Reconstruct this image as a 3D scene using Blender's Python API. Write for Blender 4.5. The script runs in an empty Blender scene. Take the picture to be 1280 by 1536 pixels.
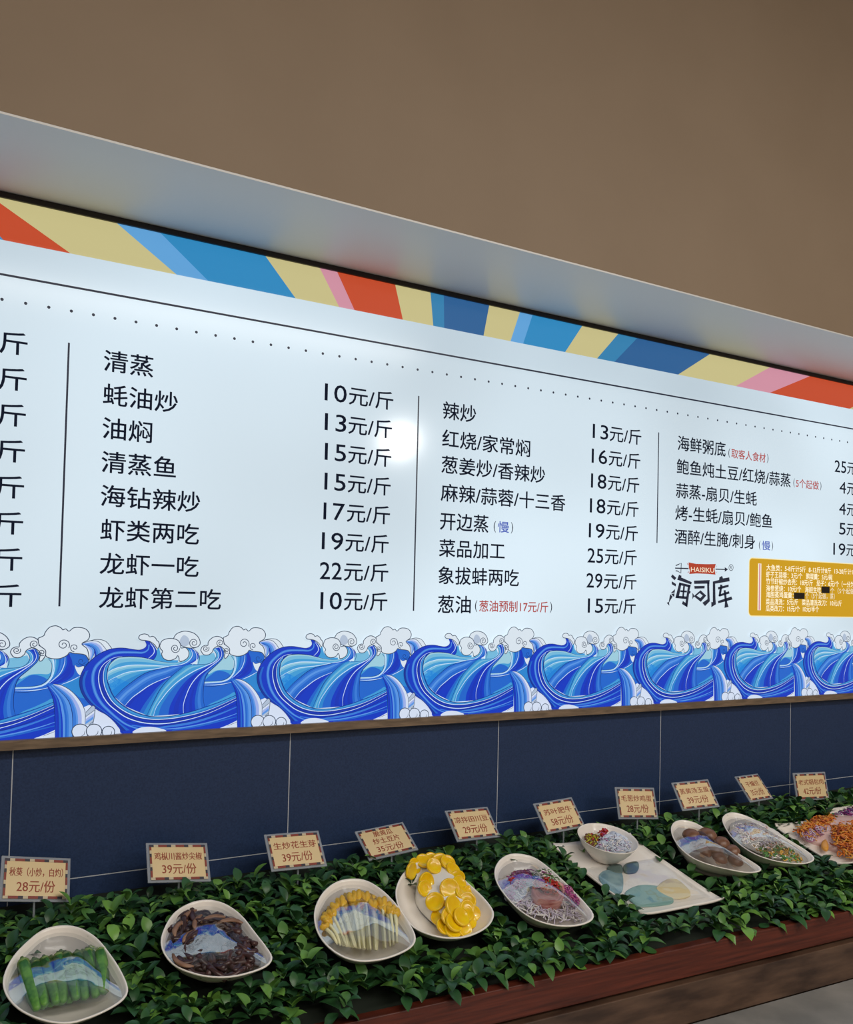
import bpy, bmesh, math, random
import numpy as np
from mathutils import Vector, Matrix, geometry

random.seed(11)
rng = np.random.default_rng(11)
SC = bpy.context.scene
COL = SC.collection

# ------------------------------------------------------------------ camera
# world: X runs along the sign wall (to the right), Y into the wall (wall face at 0), Z up
F, CX, CY, DIST, EYE = 1282., 640., 853., 1.95, 1.6
_a = .024
_vx, _vy = (2945 - CX) / F, (946 - CY) / F
_X = np.array([_vx, _vy, 1.]); _X /= np.linalg.norm(_X)
_Z = np.array([_a, -1, _vy - _a * _vx]); _Z /= np.linalg.norm(_Z)
_Y = np.cross(_Z, _X)
R = np.stack([_X, _Y, _Z])
O = np.array([0, -DIST, EYE])
cam = bpy.data.cameras.new('camera')
camo = bpy.data.objects.new('camera', cam); COL.objects.link(camo)
cam.sensor_width = 36; cam.lens = F * 36 / 1536; cam.shift_y = 85 / 1536
cam.clip_start = .02
M = Matrix.Identity(4)
for i in range(3):
    M[i][0] = R[i][0]; M[i][1] = -R[i][1]; M[i][2] = -R[i][2]; M[i][3] = O[i]
camo.matrix_world = M
SC.camera = camo

# ------------------------------------------------------------------ light
w = bpy.data.worlds.new('world'); SC.world = w; w.use_nodes = True
w.node_tree.nodes['Background'].inputs[0].default_value = (.9, .85, .8, 1)
w.node_tree.nodes['Background'].inputs[1].default_value = .05

def area(name, loc, rot, sx, sy, e, col):
    l = bpy.data.lights.new(name, 'AREA'); l.shape = 'RECTANGLE'; l.size = sx; l.size_y = sy
    l.energy = e; l.color = col
    o = bpy.data.objects.new(name, l); COL.objects.link(o); o.location = loc; o.rotation_euler = rot
    return o
area('ceiling_light_front', (1.6, -3.0, 3.80), (0, 0, 0), 5.0, .5, 96, (1, .93, .84))
area('ceiling_light_back', (1.2, -5.0, 3.80), (0, 0, 0), 5.0, .5, 70, (1, .93, .85))
def spot(name, loc, e, r):
    l = bpy.data.lights.new(name, 'POINT'); l.energy = e; l.shadow_soft_size = r; l.color = (1, .97, .93)
    o = bpy.data.objects.new(name, l); COL.objects.link(o); o.location = loc
    return o
spot('downlight', (2.98, -3.88, 2.77), 52, .085)

SC.view_settings.view_transform = 'Standard'
SC.view_settings.look = 'None'
SC.view_settings.exposure = 0
SC.view_settings.gamma = 1
SC.view_settings.use_curve_mapping = False

# ------------------------------------------------------------------ helpers
def ray(px, py):
    return R @ np.array([(px - CX) / F, (py - CY) / F, 1.])
def at_y(px, py, y=0.):
    r = ray(px, py); return O + (y - O[1]) / r[1] * r
def at_plane(px, py, n, p0):
    r = ray(px, py); return O + np.dot(np.array(p0) - O, n) / np.dot(r, n) * r

def lin(c):
    return tuple((x / 255 / 12.92) if x / 255 <= .04045 else ((x / 255 + .055) / 1.055) ** 2.4 for x in c)

def mat(name, rgb, rough=.5, spec=.5, emit=None, estr=1., coat=0., metal=0., sub=0.):
    m = bpy.data.materials.new(name); m.use_nodes = True
    b = m.node_tree.nodes['Principled BSDF']
    b.inputs['Base Color'].default_value = (*rgb, 1)
    b.inputs['Roughness'].default_value = rough
    b.inputs['Specular IOR Level'].default_value = spec
    b.inputs['Metallic'].default_value = metal
    b.inputs['Coat Weight'].default_value = coat
    if sub: 
        b.inputs['Subsurface Weight'].default_value = sub; b.inputs['Subsurface Scale'].default_value = .004
    if emit:
        b.inputs['Emission Color'].default_value = (*emit, 1); b.inputs['Emission Strength'].default_value = estr
    return m
def nodes(m):
    return m.node_tree.nodes, m.node_tree.links, m.node_tree.nodes['Principled BSDF']
def noise_color(m, c1, c2, scale=8., detail=4., stretch=None, lo=.35, hi=.65, bump=0., rough=None):
    n, l, b = nodes(m)
    tc = n.new('ShaderNodeTexCoord'); mp = n.new('ShaderNodeMapping'); nz = n.new('ShaderNodeTexNoise'); rp = n.new('ShaderNodeValToRGB')
    nz.inputs['Scale'].default_value = scale; nz.inputs['Detail'].default_value = detail
    if stretch: mp.inputs['Scale'].default_value = stretch
    l.new(tc.outputs['Object'], mp.inputs[0]); l.new(mp.outputs[0], nz.inputs['Vector']); l.new(nz.outputs[0], rp.inputs[0])
    rp.color_ramp.elements[0].position = lo; rp.color_ramp.elements[1].position = hi
    rp.color_ramp.elements[0].color = (*c1, 1); rp.color_ramp.elements[1].color = (*c2, 1)
    l.new(rp.outputs[0], b.inputs['Base Color'])
    if bump:
        bp = n.new('ShaderNodeBump'); bp.inputs['Strength'].default_value = bump; bp.inputs['Distance'].default_value = .002
        l.new(nz.outputs[0], bp.inputs['Height']); l.new(bp.outputs[0], b.inputs['Normal'])
    return m

class MB:
    def __init__(self): self.v = []; self.f = []; self.mi = []
    def add(self, vs, fs, mi=0):
        k = len(self.v); self.v += [tuple(p) for p in vs]
        self.f += [tuple(k + i for i in f) for f in fs]; self.mi += [mi] * len(fs)
    def box(self, a, b, mi=0):
        x0, y0, z0 = a; x1, y1, z1 = b
        self.add([(x0, y0, z0), (x1, y0, z0), (x1, y1, z0), (x0, y1, z0), (x0, y0, z1), (x1, y0, z1), (x1, y1, z1), (x0, y1, z1)],
                 [(3, 2, 1, 0), (4, 5, 6, 7), (0, 1, 5, 4), (1, 2, 6, 5), (2, 3, 7, 6), (3, 0, 4, 7)], mi)
    def tube(self, pts, rad, n=8, mi=0, cap=True, flat=1.):
        pts = [Vector(p) for p in pts]; k = len(pts); vs = []
        if not hasattr(rad, '__len__'): rad = [rad] * k
        up = Vector((0, 0, 1))
        for i, p in enumerate(pts):
            d = (pts[min(i + 1, k - 1)] - pts[max(i - 1, 0)]).normalized()
            s = d.cross(up)
            if s.length < 1e-3: s = d.cross(Vector((1, 0, 0)))
            s.normalize(); u = s.cross(d).normalized()
            for j in range(n):
                a = 2 * math.pi * j / n
                vs.append(p + s * math.cos(a) * rad[i] + u * math.sin(a) * rad[i] * flat)
        fs = [(i * n + j, i * n + (j + 1) % n, (i + 1) * n + (j + 1) % n, (i + 1) * n + j) for i in range(k - 1) for j in range(n)]
        if cap: fs += [tuple(reversed(range(n))), tuple(range((k - 1) * n, k * n))]
        self.add(vs, fs, mi)
    def ellipsoid(self, c, r, mi=0, nu=12, nv=8, fn=None, mtx=None):
        vs = []; 
        for i in range(nv + 1):
            t = math.pi * i / nv
            for j in range(nu):
                a = 2 * math.pi * j / nu
                d = Vector((math.sin(t) * math.cos(a), math.sin(t) * math.sin(a), math.cos(t)))
                s = fn(d) if fn else 1.
                p = Vector((d.x * r[0] * s, d.y * r[1] * s, d.z * r[2] * s))
                if mtx: p = mtx @ p
                vs.append(p + Vector(c))
        fs = [(i * nu + j, (i + 1) * nu + j, (i + 1) * nu + (j + 1) % nu, i * nu + (j + 1) % nu) for i in range(nv) for j in range(nu)]
        self.add(vs, fs, mi)
    def build(self, name, mats, parent=None, smooth=False, loc=None, rot=None):
        me = bpy.data.meshes.new(name); me.from_pydata(self.v, [], self.f)
        if not isinstance(mats, (list, tuple)): mats = [mats]
        for m in mats: me.materials.append(m)
        if len(mats) > 1: me.polygons.foreach_set('material_index', self.mi)
        if smooth: me.polygons.foreach_set('use_smooth', [True] * len(me.polygons))
        me.update()
        o = bpy.data.objects.new(name, me); COL.objects.link(o)
        if parent: o.parent = parent
        if loc is not None: o.location = loc
        if rot is not None: o.rotation_euler = rot
        return o

def tag(o, label=None, cat=None, group=None, kind=None):
    if label: o['label'] = label
    if cat: o['category'] = cat
    if group: o['group'] = group
    if kind: o['kind'] = kind
    return o
def empty(name, label, cat, loc=(0, 0, 0), rot=(0, 0, 0), group=None):
    o = bpy.data.objects.new(name, None); COL.objects.link(o); o.empty_display_size = .05
    o.location = loc; o.rotation_euler = rot
    return tag(o, label, cat, group)
def copy_tree(o, parent=None):
    c = o.copy(); COL.objects.link(c)
    if parent is not None: c.parent = parent
    for ch in list(o.children): copy_tree(ch, c)
    return c

def smooth_curve(pts, closed=False, sub=5):
    P = [np.array(p, float) for p in pts]; n = len(P); out = []
    for i in range(n if closed else n - 1):
        if closed: a, b, c, d = P[i - 1], P[i], P[(i + 1) % n], P[(i + 2) % n]
        else: a, b, c, d = P[max(i - 1, 0)], P[i], P[i + 1], P[min(i + 2, n - 1)]
        for k in range(sub):
            t = k / sub
            out.append(.5 * ((2 * b) + (c - a) * t + (2 * a - 5 * b + 4 * c - d) * t * t + (3 * b - a - 3 * c + d) * t ** 3))
    if not closed: out.append(P[-1])
    return out

# text outlines from the built-in font, as flat meshes
_tc = {}
def glyphs(s):
    if s in _tc: return _tc[s]
    c = bpy.data.curves.new('t', 'FONT'); c.body = s; c.size = 1; c.resolution_u = 3
    o = bpy.data.objects.new('t', c); COL.objects.link(o)
    dg = bpy.context.evaluated_depsgraph_get()
    me = bpy.data.meshes.new_from_object(o.evaluated_get(dg))
    v = np.array([p.co[:2] for p in me.vertices]); f = [tuple(p.vertices) for p in me.polygons]
    bpy.data.objects.remove(o); bpy.data.curves.remove(c); bpy.data.meshes.remove(me)
    _tc[s] = (v, f); return v, f

# ------------------------------------------------------------------ materials
def ink(name, rgb255, k=.95):
    c = lin(rgb255)
    m = mat(name, tuple(x * .25 for x in c), .22, .5, emit=c, estr=k)
    return m
PANEL = mat('lit_acrylic', (.2, .21, .22), .11, .32, emit=lin((208, 228, 241)), estr=.93)
n_, l_, b_ = nodes(PANEL)
tc = n_.new('ShaderNodeTexCoord'); nz = n_.new('ShaderNodeTexNoise'); mr = n_.new('ShaderNodeMapRange')
nz.inputs['Scale'].default_value = 1.3; nz.inputs['Detail'].default_value = 1.
mr.inputs[1].default_value = .3; mr.inputs[2].default_value = .7; mr.inputs[3].default_value = .70; mr.inputs[4].default_value = .98
l_.new(tc.outputs['Object'], nz.inputs['Vector']); l_.new(nz.outputs[0], mr.inputs[0]); l_.new(mr.outputs[0], b_.inputs['Emission Strength'])
ORANGE = ink('orange_ink', (192, 74, 42)); CREAM = ink('cream_ink', (196, 187, 134)); LBLUE = ink('light_blue_ink', (95, 160, 214))
BLUE = ink('blue_ink', (46, 134, 188)); PINK = ink('pink_ink', (204, 142, 160)); MBLUE = ink('mid_blue_ink', (52, 126, 172)); DBLUE = ink('dark_blue_ink', (44, 94, 146))
NAVY = mat('navy_ink', lin((40, 46, 64)), .3, .3, emit=lin((34, 40, 58)), estr=.5)
RED = ink('red_ink', (168, 78, 76)); SLOWBLUE = ink('slow_blue_ink', (78, 98, 176)); GOLD = ink('gold_ink', (196, 150, 26)); GOLDRIM = ink('pale_gold_ink', (238, 226, 170))
WHITEINK = ink('white_ink', (240, 232, 205)); LOGORED = ink('logo_red_ink', (168, 62, 42)); BLACKOUT = mat('black_tape', (.012, .006, .003), .6)
WAVEP = {k: ink('wave_' + k, c) for k, c in dict(
    deep=(18, 56, 186), navy=(20, 50, 150), indigo=(20, 52, 176), blue=(32, 98, 196), mid=(54, 118, 208), soft=(86, 144, 220), lav=(150, 170, 226), pale=(202, 214, 234),
    teal=(64, 150, 206), teallt=(112, 178, 212), sea=(42, 128, 200), foam=(208, 220, 231), line=(196, 220, 246), dark=(16, 44, 112), outline=(52, 66, 88), paletop=(150, 196, 214), grey=(168, 184, 206)).items()}
WK = list(WAVEP)

WOODTRIM = noise_color(mat('brown_trim', (.1, .07, .04), .5), lin((104, 88, 72)), lin((132, 112, 92)), 20, stretch=(1, 8, 8))
DARKTRIM = mat('dark_trim', lin((30, 22, 20)), .5)
REDWOOD = noise_color(mat('red_wood', (.1, .03, .02), .38), lin((66, 28, 20)), lin((106, 48, 33)), 5, 6, (1.2, 8, 26), .3, .7, bump=.3)
DARKWOOD = noise_color(mat('dark_worn_wood', (.05, .03, .02), .35), lin((58, 42, 34)), lin((104, 80, 64)), 7, 7, (1., 3, 5), .35, .7, bump=.2)
STONE = noise_color(mat('grey_stone', (.2, .2, .2), .22), lin((120, 122, 122)), lin((150, 150, 148)), 6, 6)
CERAMIC = mat('white_melamine', lin((240, 234, 226)), .2, .5, coat=.2)
SOFFIT = mat('white_paint', lin((222, 222, 222)), .35, .5)
BROWN = noise_color(mat('brown_paint', (.2, .15, .1), .55, .35), lin((142, 123, 102)), lin((146, 127, 106)), 3)

# navy wall tiles, 602 mm grid with pale joints
TILE = mat('navy_tile', (.012, .02, .045), .45, .4)
n_, l_, b_ = nodes(TILE)
tc = n_.new('ShaderNodeTexCoord'); sx = n_.new('ShaderNodeSeparateXYZ'); l_.new(tc.outputs['Object'], sx.inputs[0])
def chain(inp, seq):
    cur = inp
    for op, val in seq:
        q = n_.new('ShaderNodeMath'); q.operation = op; l_.new(cur, q.inputs[0]); q.inputs[1].default_value = val; cur = q.outputs[0]
    return cur
gx = chain(sx.outputs[0], [('SUBTRACT', .1245), ('DIVIDE', .602), ('ADD', 20.5), ('FRACT', 0), ('SUBTRACT', .5), ('ABSOLUTE', 0), ('LESS_THAN', .0017)])
gz = chain(sx.outputs[2], [('SUBTRACT', .978), ('DIVIDE', .602), ('ADD', 20.5), ('FRACT', 0), ('SUBTRACT', .5), ('ABSOLUTE', 0), ('LESS_THAN', .0017)])
mx = n_.new('ShaderNodeMath'); mx.operation = 'MAXIMUM'; l_.new(gx, mx.inputs[0]); l_.new(gz, mx.inputs[1])
nz = n_.new('ShaderNodeTexNoise'); nz.inputs['Scale'].default_value = 260; nz.inputs['Detail'].default_value = 2; l_.new(tc.outputs['Object'], nz.inputs['Vector'])
rp = n_.new('ShaderNodeValToRGB'); l_.new(nz.outputs[0], rp.inputs[0])
rp.color_ramp.elements[0].color = (*lin((32, 51, 86)), 1); rp.color_ramp.elements[1].color = (*lin((42, 62, 100)), 1)
rp.color_ramp.elements[0].position = .3; rp.color_ramp.elements[1].position = .7
mc = n_.new('ShaderNodeMix'); mc.data_type = 'RGBA'; l_.new(mx.outputs[0], mc.inputs[0]); l_.new(rp.outputs[0], mc.inputs[6]); mc.inputs[7].default_value = (*lin((190, 196, 204)), 1)
l_.new(mc.outputs[2], b_.inputs['Base Color'])

LEAF = mat('leaf_green', (.03, .1, .03), .36, .45)
n_, l_, b_ = nodes(LEAF)
ge = n_.new('ShaderNodeNewGeometry'); rp = n_.new('ShaderNodeValToRGB'); l_.new(ge.outputs['Random Per Island'], rp.inputs[0])
rp.color_ramp.elements[0].color = (*lin((36, 72, 44)), 1); rp.color_ramp.elements[1].color = (*lin((112, 160, 68)), 1)
e = rp.color_ramp.elements.new(.6); e.color = (*lin((50, 94, 52)), 1)
l_.new(rp.outputs[0], b_.inputs['Base Color'])
b_.inputs['Subsurface Weight'].default_value = 0
BASEMAT = mat('mat_base', lin((20, 30, 20)), .8)

# clear cling film: see-through with a mirror-like sheen
FILM = bpy.data.materials.new('cling_film'); FILM.use_nodes = True
n_ = FILM.node_tree.nodes; l_ = FILM.node_tree.links; n_.clear()
out = n_.new('ShaderNodeOutputMaterial'); mxs = n_.new('ShaderNodeMixShader'); tr = n_.new('ShaderNodeBsdfTransparent'); gl = n_.new('ShaderNodeBsdfGlossy')
lw = n_.new('ShaderNodeLayerWeight'); lw.inputs[0].default_value = .35; mr = n_.new('ShaderNodeMapRange')
mr.inputs[3].default_value = .09; mr.inputs[4].default_value = .40
tr.inputs[0].default_value = (.96, .97, .98, 1); gl.inputs['Roughness'].default_value = .05
tc = n_.new('ShaderNodeTexCoord'); nz = n_.new('ShaderNodeTexNoise'); nz.inputs['Scale'].default_value = 13; nz.inputs['Detail'].default_value = 2
bp = n_.new('ShaderNodeBump'); bp.inputs['Strength'].default_value = .55; bp.inputs['Distance'].default_value = .006
l_.new(tc.outputs['Object'], nz.inputs['Vector']); l_.new(nz.outputs[0], bp.inputs['Height']); l_.new(bp.outputs[0], gl.inputs['Normal'])
l_.new(lw.outputs['Fresnel'], mr.inputs[0]); l_.new(mr.outputs[0], mxs.inputs[0]); l_.new(tr.outputs[0], mxs.inputs[1]); l_.new(gl.outputs[0], mxs.inputs[2]); l_.new(mxs.outputs[0], out.inputs[0])
ACRYL = bpy.data.materials.new('clear_acrylic'); ACRYL.use_nodes = True
n_ = ACRYL.node_tree.nodes; l_ = ACRYL.node_tree.links; n_.clear()
out = n_.new('ShaderNodeOutputMaterial'); mxs = n_.new('ShaderNodeMixShader'); tr = n_.new('ShaderNodeBsdfTransparent'); pb = n_.new('ShaderNodeBsdfPrincipled')
pb.inputs['Base Color'].default_value = (.5, .55, .62, 1); pb.inputs['Roughness'].default_value = .08
mxs.inputs[0].default_value = .42; l_.new(tr.outputs[0], mxs.inputs[1]); l_.new(pb.outputs[0], mxs.inputs[2]); l_.new(mxs.outputs[0], out.inputs[0])

# ------------------------------------------------------------------ room shell
X0, X1 = -2.6, 6.0
YB = -6.2
HC = 3.9
ZS = 2.405            # underside of the bulkhead
YS = -.327            # face of the bulkhead
def slab(name, a, b, m):
    q = MB(); q.box(a, b); return tag(q.build(name, m), kind='structure')
WALLPAINT = mat('room_paint', lin((176, 166, 154)), .7)
FLOORM = noise_color(mat('floor_tile', (.2, .18, .16), .3), lin((104, 98, 92)), lin((126, 120, 112)), 3)
slab('floor', (X0, YB, -.1), (X1, .1, 0), FLOORM)
slab('ceiling', (X0, YB, HC), (X1, .1, HC + .1), WALLPAINT)
slab('wall_back', (X0, .01, 0), (X1, .1, HC), TILE)
slab('wall_front', (X0, YB - .1, 0), (X1, YB, HC), WALLPAINT)
slab('wall_left', (X0 - .1, YB, 0), (X0, .1, HC), WALLPAINT)
slab('wall_right', (X1, YB, 0), (X1 + .1, .1, HC), WALLPAINT)
slab('wall_bulkhead', (X0, YS, ZS + .004), (X1, .0099, HC), BROWN)
slab('trim_1', (X0, YS + .0002, ZS), (X1, .0099, ZS + .0045), SOFFIT)

# ------------------------------------------------------------------ lit menu board
BX0, BX1, BZ0, BZ1 = -1.2, 4.4, 1.281, 2.3925
board = empty('menu_lightbox', 'long backlit white menu board with striped top and blue wave border on the navy wall', 'menu board', (0, 0, BZ0))
LAY = 7e-5
class Print(MB):
    """flat print on the board face; layers step towards the room by a hair"""
    def poly(self, pts, layer, mi=0):
        tri = geometry.tessellate_polygon([[Vector((p[0], p[1], 0)) for p in pts]])
        self.add([(p[0], -layer * LAY, p[1] - BZ0) for p in pts], [tuple(t) for t in tri], mi)
    def line(self, pts, wd, layer, mi=0, taper=False):
        P = [np.array(p, float) for p in pts]; n = len(P); vs = []
        for i in range(n):
            d = P[min(i + 1, n - 1)] - P[max(i - 1, 0)]; d = d / (np.linalg.norm(d) + 1e-9)
            q = np.array([-d[1], d[0]]) * wd / 2
            if taper: q = q * (.35 + .65 * math.sin(math.pi * min(max(i / (n - 1), .04), .96)))
            vs += [(P[i] + q), (P[i] - q)]
        self.add([(p[0], -layer * LAY, p[1] - BZ0) for p in vs], [(2 * i, 2 * i + 1, 2 * i + 3, 2 * i + 2) for i in range(n - 1)], mi)
    def rect(self, x0, z0, x1, z1, layer, mi=0):
        self.poly([(x0, z0), (x1, z0), (x1, z1), (x0, z1)], layer, mi)
    def text(self, s, L, Rr, zc, em, layer, mi=0, mid=.378, bold=0.):
        v, f = glyphs(s)
        a, b = v[:, 0].min(), v[:, 0].max(); sx = (Rr - L) / (b - a)
        base = zc - mid * em; g = bold
        for dx, dz in (((0, 0),) if not g else ((-g, -g), (g, -g), (-g, g), (g, g))):
            self.add([(L + (p[0] - a) * sx + dx, -layer * LAY, base + p[1] * em - BZ0 + dz) for p in v], f, mi)
    def fin(self, name, mats, parent=None):
        return self.build(name, mats, parent or board)
p = MB(); p.box((BX0, 0, 0), (BX1, .0095, BZ1 - BZ0)); p.build('lit_panel', PANEL, board)
p = MB(); p.box((BX0, -.016, -.0195), (BX1, .0095, 0)); p.build('bottom_trim', WOODTRIM, board)
p = MB(); p.box((BX0, -.006, BZ1 - BZ0), (BX1, .0095, ZS - .0005 - BZ0)); p.build('top_trim', DARKTRIM, board)

ZT, ZBt = BZ1, 2.3062
stops = [(-.36, -.12, 1), (-.02, .07, 3), (.040, .1984, 0), (.290, .4207, 1), (.3827, .4924, 2), (.6262, .7041, 3), (.7645, .8185, 1), (.8106, .8601, 4), (.972, .9967, 0), (1.0764, 1.087, 1),
         (1.117, 1.1205, 5), (1.2608, 1.2446, 6), (1.3631, 1.3336, 1), (1.4067, 1.3766, 2), (1.5851, 1.5246, 3), (1.7227, 1.6435, 1), (1.7983, 1.7102, 5), (2.1086, 1.9708, 6),
         (2.3933, 2.2301, 1), (2.5996, 2.3948, 4), (3.02, 2.82, 0), (3.33, 3.10, 1), (3.43, 3.20, 2), (3.85, 3.60, 3), (4.4, 4.2, 1)]
st = Print(); pt, pb_ = BX0, BX0
for i, (t, b, k) in enumerate(stops):
    t, b = min(t, BX1), min(b, BX1)
    if i == 0: st.poly([(BX0, ZBt), (b, ZBt), (t, ZT), (BX0, ZT)], 1, 3)
    if i: st.poly([(pb_, ZBt), (b, ZBt), (t, ZT), (pt, ZT)], 1, k)
    pt, pb_ = t, b
st.poly([(pb_, ZBt), (BX1, ZBt), (BX1, ZT), (pt, ZT)], 1, 0)
st.fin('striped_band', [ORANGE, CREAM, LBLUE, BLUE, PINK, MBLUE, DBLUE])

q = Print(); q.rect(BX0, 2.2327, BX1, 2.2373, 1); q.fin('rule_line', NAVY)
q = Print(); q.poly([(.0033 * math.cos(a), 2.1834 + .0033 * math.sin(a)) for a in np.linspace(0, 2 * math.pi, 10, endpoint=False)], 1)
dot0 = q.fin('dot', NAVY)
for k in range(-5, 94):
    o = dot0 if k == -5 else dot0.copy()
    if k > -5: COL.objects.link(o); o.parent = board
    o.location.x = .0714 + .04419 * k
for x, z0 in ((.2015, 1.555), (1.0487, 1.555), (1.893, 1.773)):
    q = Print(); q.rect(x - .002, z0, x + .002, 2.115, 1); q.fin('column_line', NAVY)

EM = .0505
rowz = [2.089 - .0734 * k for k in range(8)]
def column(name, items):
    for s, L, Rr, z in items:
        q = Print(); k = 0
        while k < len(s) and s[k].isdigit(): k += 1
        if k and len(s) > k + 1:                       # tall narrow figures before the unit
            W = Rr - L; a = L + W * (.31 if k == 2 else .17); b = L + W * (.345 if k == 2 else .21)
            q.text(s[:k], L, a, z, EM * 1.2, 2, 0, .345, .00025); q.text(s[k:], b, Rr, z, EM, 2, bold=.00042)
        elif k: q.text(s[:k], L, Rr - .052, z, EM * 1.2, 2, 0, .345, .00025); q.text(s[k:], Rr - .046, Rr, z, EM, 2, bold=.00042)
        else: q.text(s, L, Rr, z, EM, 2, bold=.00045)
        q.fin(name, NAVY)
pz = [2.0905 - .0733 * k for k in range(8)]
column('price_print', [('元/斤', -.005, .1217 + .0009 * k, 2.0965 - .0744 * k) for k in range(8)])
column('dish_name_print', list(zip(['清蒸', '蚝油炒', '油焖', '清蒸鱼', '海钻辣炒', '虾类两吃', '龙虾一吃', '龙虾第二吃'],
    [.2728, .2739, .275, .2754, .2764, .2782, .2793, .2803], [.3765, .4324, .3785, .4334, .4896, .4894, .491, .5446], rowz)))
column('price_print', list(zip([a + '元/斤' for a in '10 13 15 15 17 19 22 10'.split()], [.7866, .7888, .791, .7923, .7918, .7896, .7865, .7903], [.9747, .973, .9732, .9733, .9735, .9717, .9728, .9721], pz)))
column('dish_name_print', list(zip(['辣炒', '红烧/家常焖', '葱姜炒/香辣炒', '麻辣/蒜蓉/十三香', '开边蒸', '菜品加工', '象拔蚌两吃', '葱油'],
    [1.1229, 1.1228, 1.1226, 1.1224, 1.1222, 1.1209, 1.1207, 1.1216], [1.226, 1.4079, 1.4614, 1.5353, 1.2737, 1.3291, 1.3784, 1.2227],
    [2.0877, 2.0133, 1.9435, 1.8692, 1.7935, 1.722, 1.6498, 1.5735])))
column('price_print', list(zip([a + '元/斤' for a in '13 16 18 18 19 25 29 15'.split()], [1.6322, 1.63, 1.629, 1.6267, 1.6244, 1.621, 1.6187, 1.6257], [1.8218, 1.8192, 1.8166, 1.8153, 1.8141, 1.8115, 1.8117, 1.8105], pz)))
column('dish_name_print', list(zip(['海鲜粥底', '鲍鱼炖土豆/红烧/蒜蒸', '蒜蒸-扇贝/生蚝', '烤-生蚝/扇贝/鲍鱼', '酒醉/生腌/刺身'],
    [1.9739, 1.9712, 1.9699, 1.9686, 1.9673], [2.1868, 2.5054, 2.3375, 2.4151, 2.332], [2.0916, 2.018, 1.9423, 1.8718, 1.798])))
column('price_print', list(zip(['25元', '4元', '4元', '5元', '19元'], [2.7406, 2.7688, 2.7681, 2.7692, 2.7378], [2.857] * 5, [2.0911, 2.017, 1.941, 1.8693, 1.795])))
def note(txt, L, Rr, z, m):
    q = Print(); q.text('(', L, L + .0075, z, .034, 2, 0, .25); q.text(')', Rr - .0075, Rr, z, .034, 2, 0, .25)
    q.text(txt, L + .014, Rr - .014, z, .033, 2, 1, bold=.0003); q.fin('small_note', [NAVY, m])
note('慢', 1.2912, 1.3558, 1.7886, SLOWBLUE)
note('葱油预制17元/斤', 1.2363, 1.4957, 1.5705, RED)
note('取客人食材', 2.2002, 2.3922, 2.083, RED)
note('5个起做', 2.5201, 2.6686, 2.0126, RED)
note('慢', 2.3509, 2.4207, 1.789, SLOWBLUE)

# shop emblem printed under the third column
def lg(x, y):
    c = at_y(995 + x / 11.13, 835 + y / 11.13); return (c[0], c[2])
q = Print()
for P in [[(130, 335), (155, 295), (222, 355), (190, 395)], [(145, 410), (215, 455), (212, 500), (145, 460)],
          [(200, 540), (193, 600), (122, 612)], [(118, 625), (160, 668), (110, 745), (100, 770), (105, 820), (60, 770), (95, 755), (105, 690)], [(192, 612), (185, 670), (165, 660), (135, 622)],
          [(265, 300), (310, 320), (300, 345), (480, 425), (470, 465), (235, 385)],
          [(270, 430), (310, 440), (260, 690), (205, 690)], [(270, 430), (460, 475), (450, 515), (265, 472)],
          [(420, 465), (462, 478), (440, 570), (460, 580), (455, 610), (435, 620), (405, 845), (365, 820)],
          [(290, 560), (400, 568), (395, 598), (285, 592)], [(335, 490), (365, 495), (345, 690), (318, 690)],
          [(215, 650), (400, 665), (395, 710), (205, 690)], [(330, 740), (405, 790), (405, 845), (315, 790)],
          [(515, 400), (780, 390), (770, 450), (520, 455)], [(735, 430), (775, 430), (770, 500), (780, 745), (700, 825), (655, 770), (740, 710)],
          [(520, 490), (695, 487), (692, 530), (525, 535)],
          [(625, 560), (720, 650), (660, 650), (612, 608)], [(720, 650), (630, 755), (620, 692), (660, 650)], [(630, 755), (510, 660), (560, 650), (620, 692)], [(510, 660), (625, 560), (612, 608), (560, 650)],
          [(490, 600), (515, 640), (515, 665), (490, 715)],
          [(830, 415), (935, 388), (940, 345), (985, 320), (1000, 362), (1105, 345), (1112, 410), (870, 452)],
          [(830, 415), (870, 450), (875, 700), (882, 795), (805, 845), (805, 755), (830, 760)],
          [(915, 510), (1095, 465), (1095, 505), (920, 550)], [(955, 465), (992, 470), (962, 660), (925, 660)],
          [(930, 635), (1100, 575), (1110, 615), (940, 668)], [(915, 740), (1140, 665), (1160, 715), (920, 780)],
          [(1010, 560), (1045, 560), (1072, 770), (1095, 840), (1025, 855), (1032, 760)]]:
    q.poly([lg(*c) for c in P], 2)
for P in [[(200, 182), (425, 188), (425, 210), (200, 200)], [(875, 200), (1030, 205), (1030, 175), (1085, 212), (1030, 252), (1030, 222), (875, 218)]]:
    q.poly([lg(*c) for c in P], 2)
q.line([lg(*c) for c in [(210, 150), (250, 132), (303, 108), (297, 275), (240, 240), (210, 235)]], .0032, 2)
ring = [lg(1135 + 36 * math.cos(a), 182 + 50 * math.sin(a)) for a in np.linspace(0, 2 * math.pi, 25)]
q.line(ring, .0019, 2)
a, b = lg(1120, 182), lg(1152, 182); q.text('R', a[0], b[0], a[1], .016, 2, 0, .35)
q.poly([lg(*c) for c in [(425, 95), (550, 120), (740, 125), (880, 122), (860, 200), (875, 300), (740, 288), (560, 280), (435, 290), (448, 235), (430, 190)]], 3, 1)
for P in [[(395, 105), (420, 125), (418, 150)], [(405, 275), (425, 240), (428, 262)], [(905, 140), (880, 170), (882, 180)], [(905, 275), (878, 245), (880, 258)]]:
    q.poly([lg(*c) for c in P], 3, 1)
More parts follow.
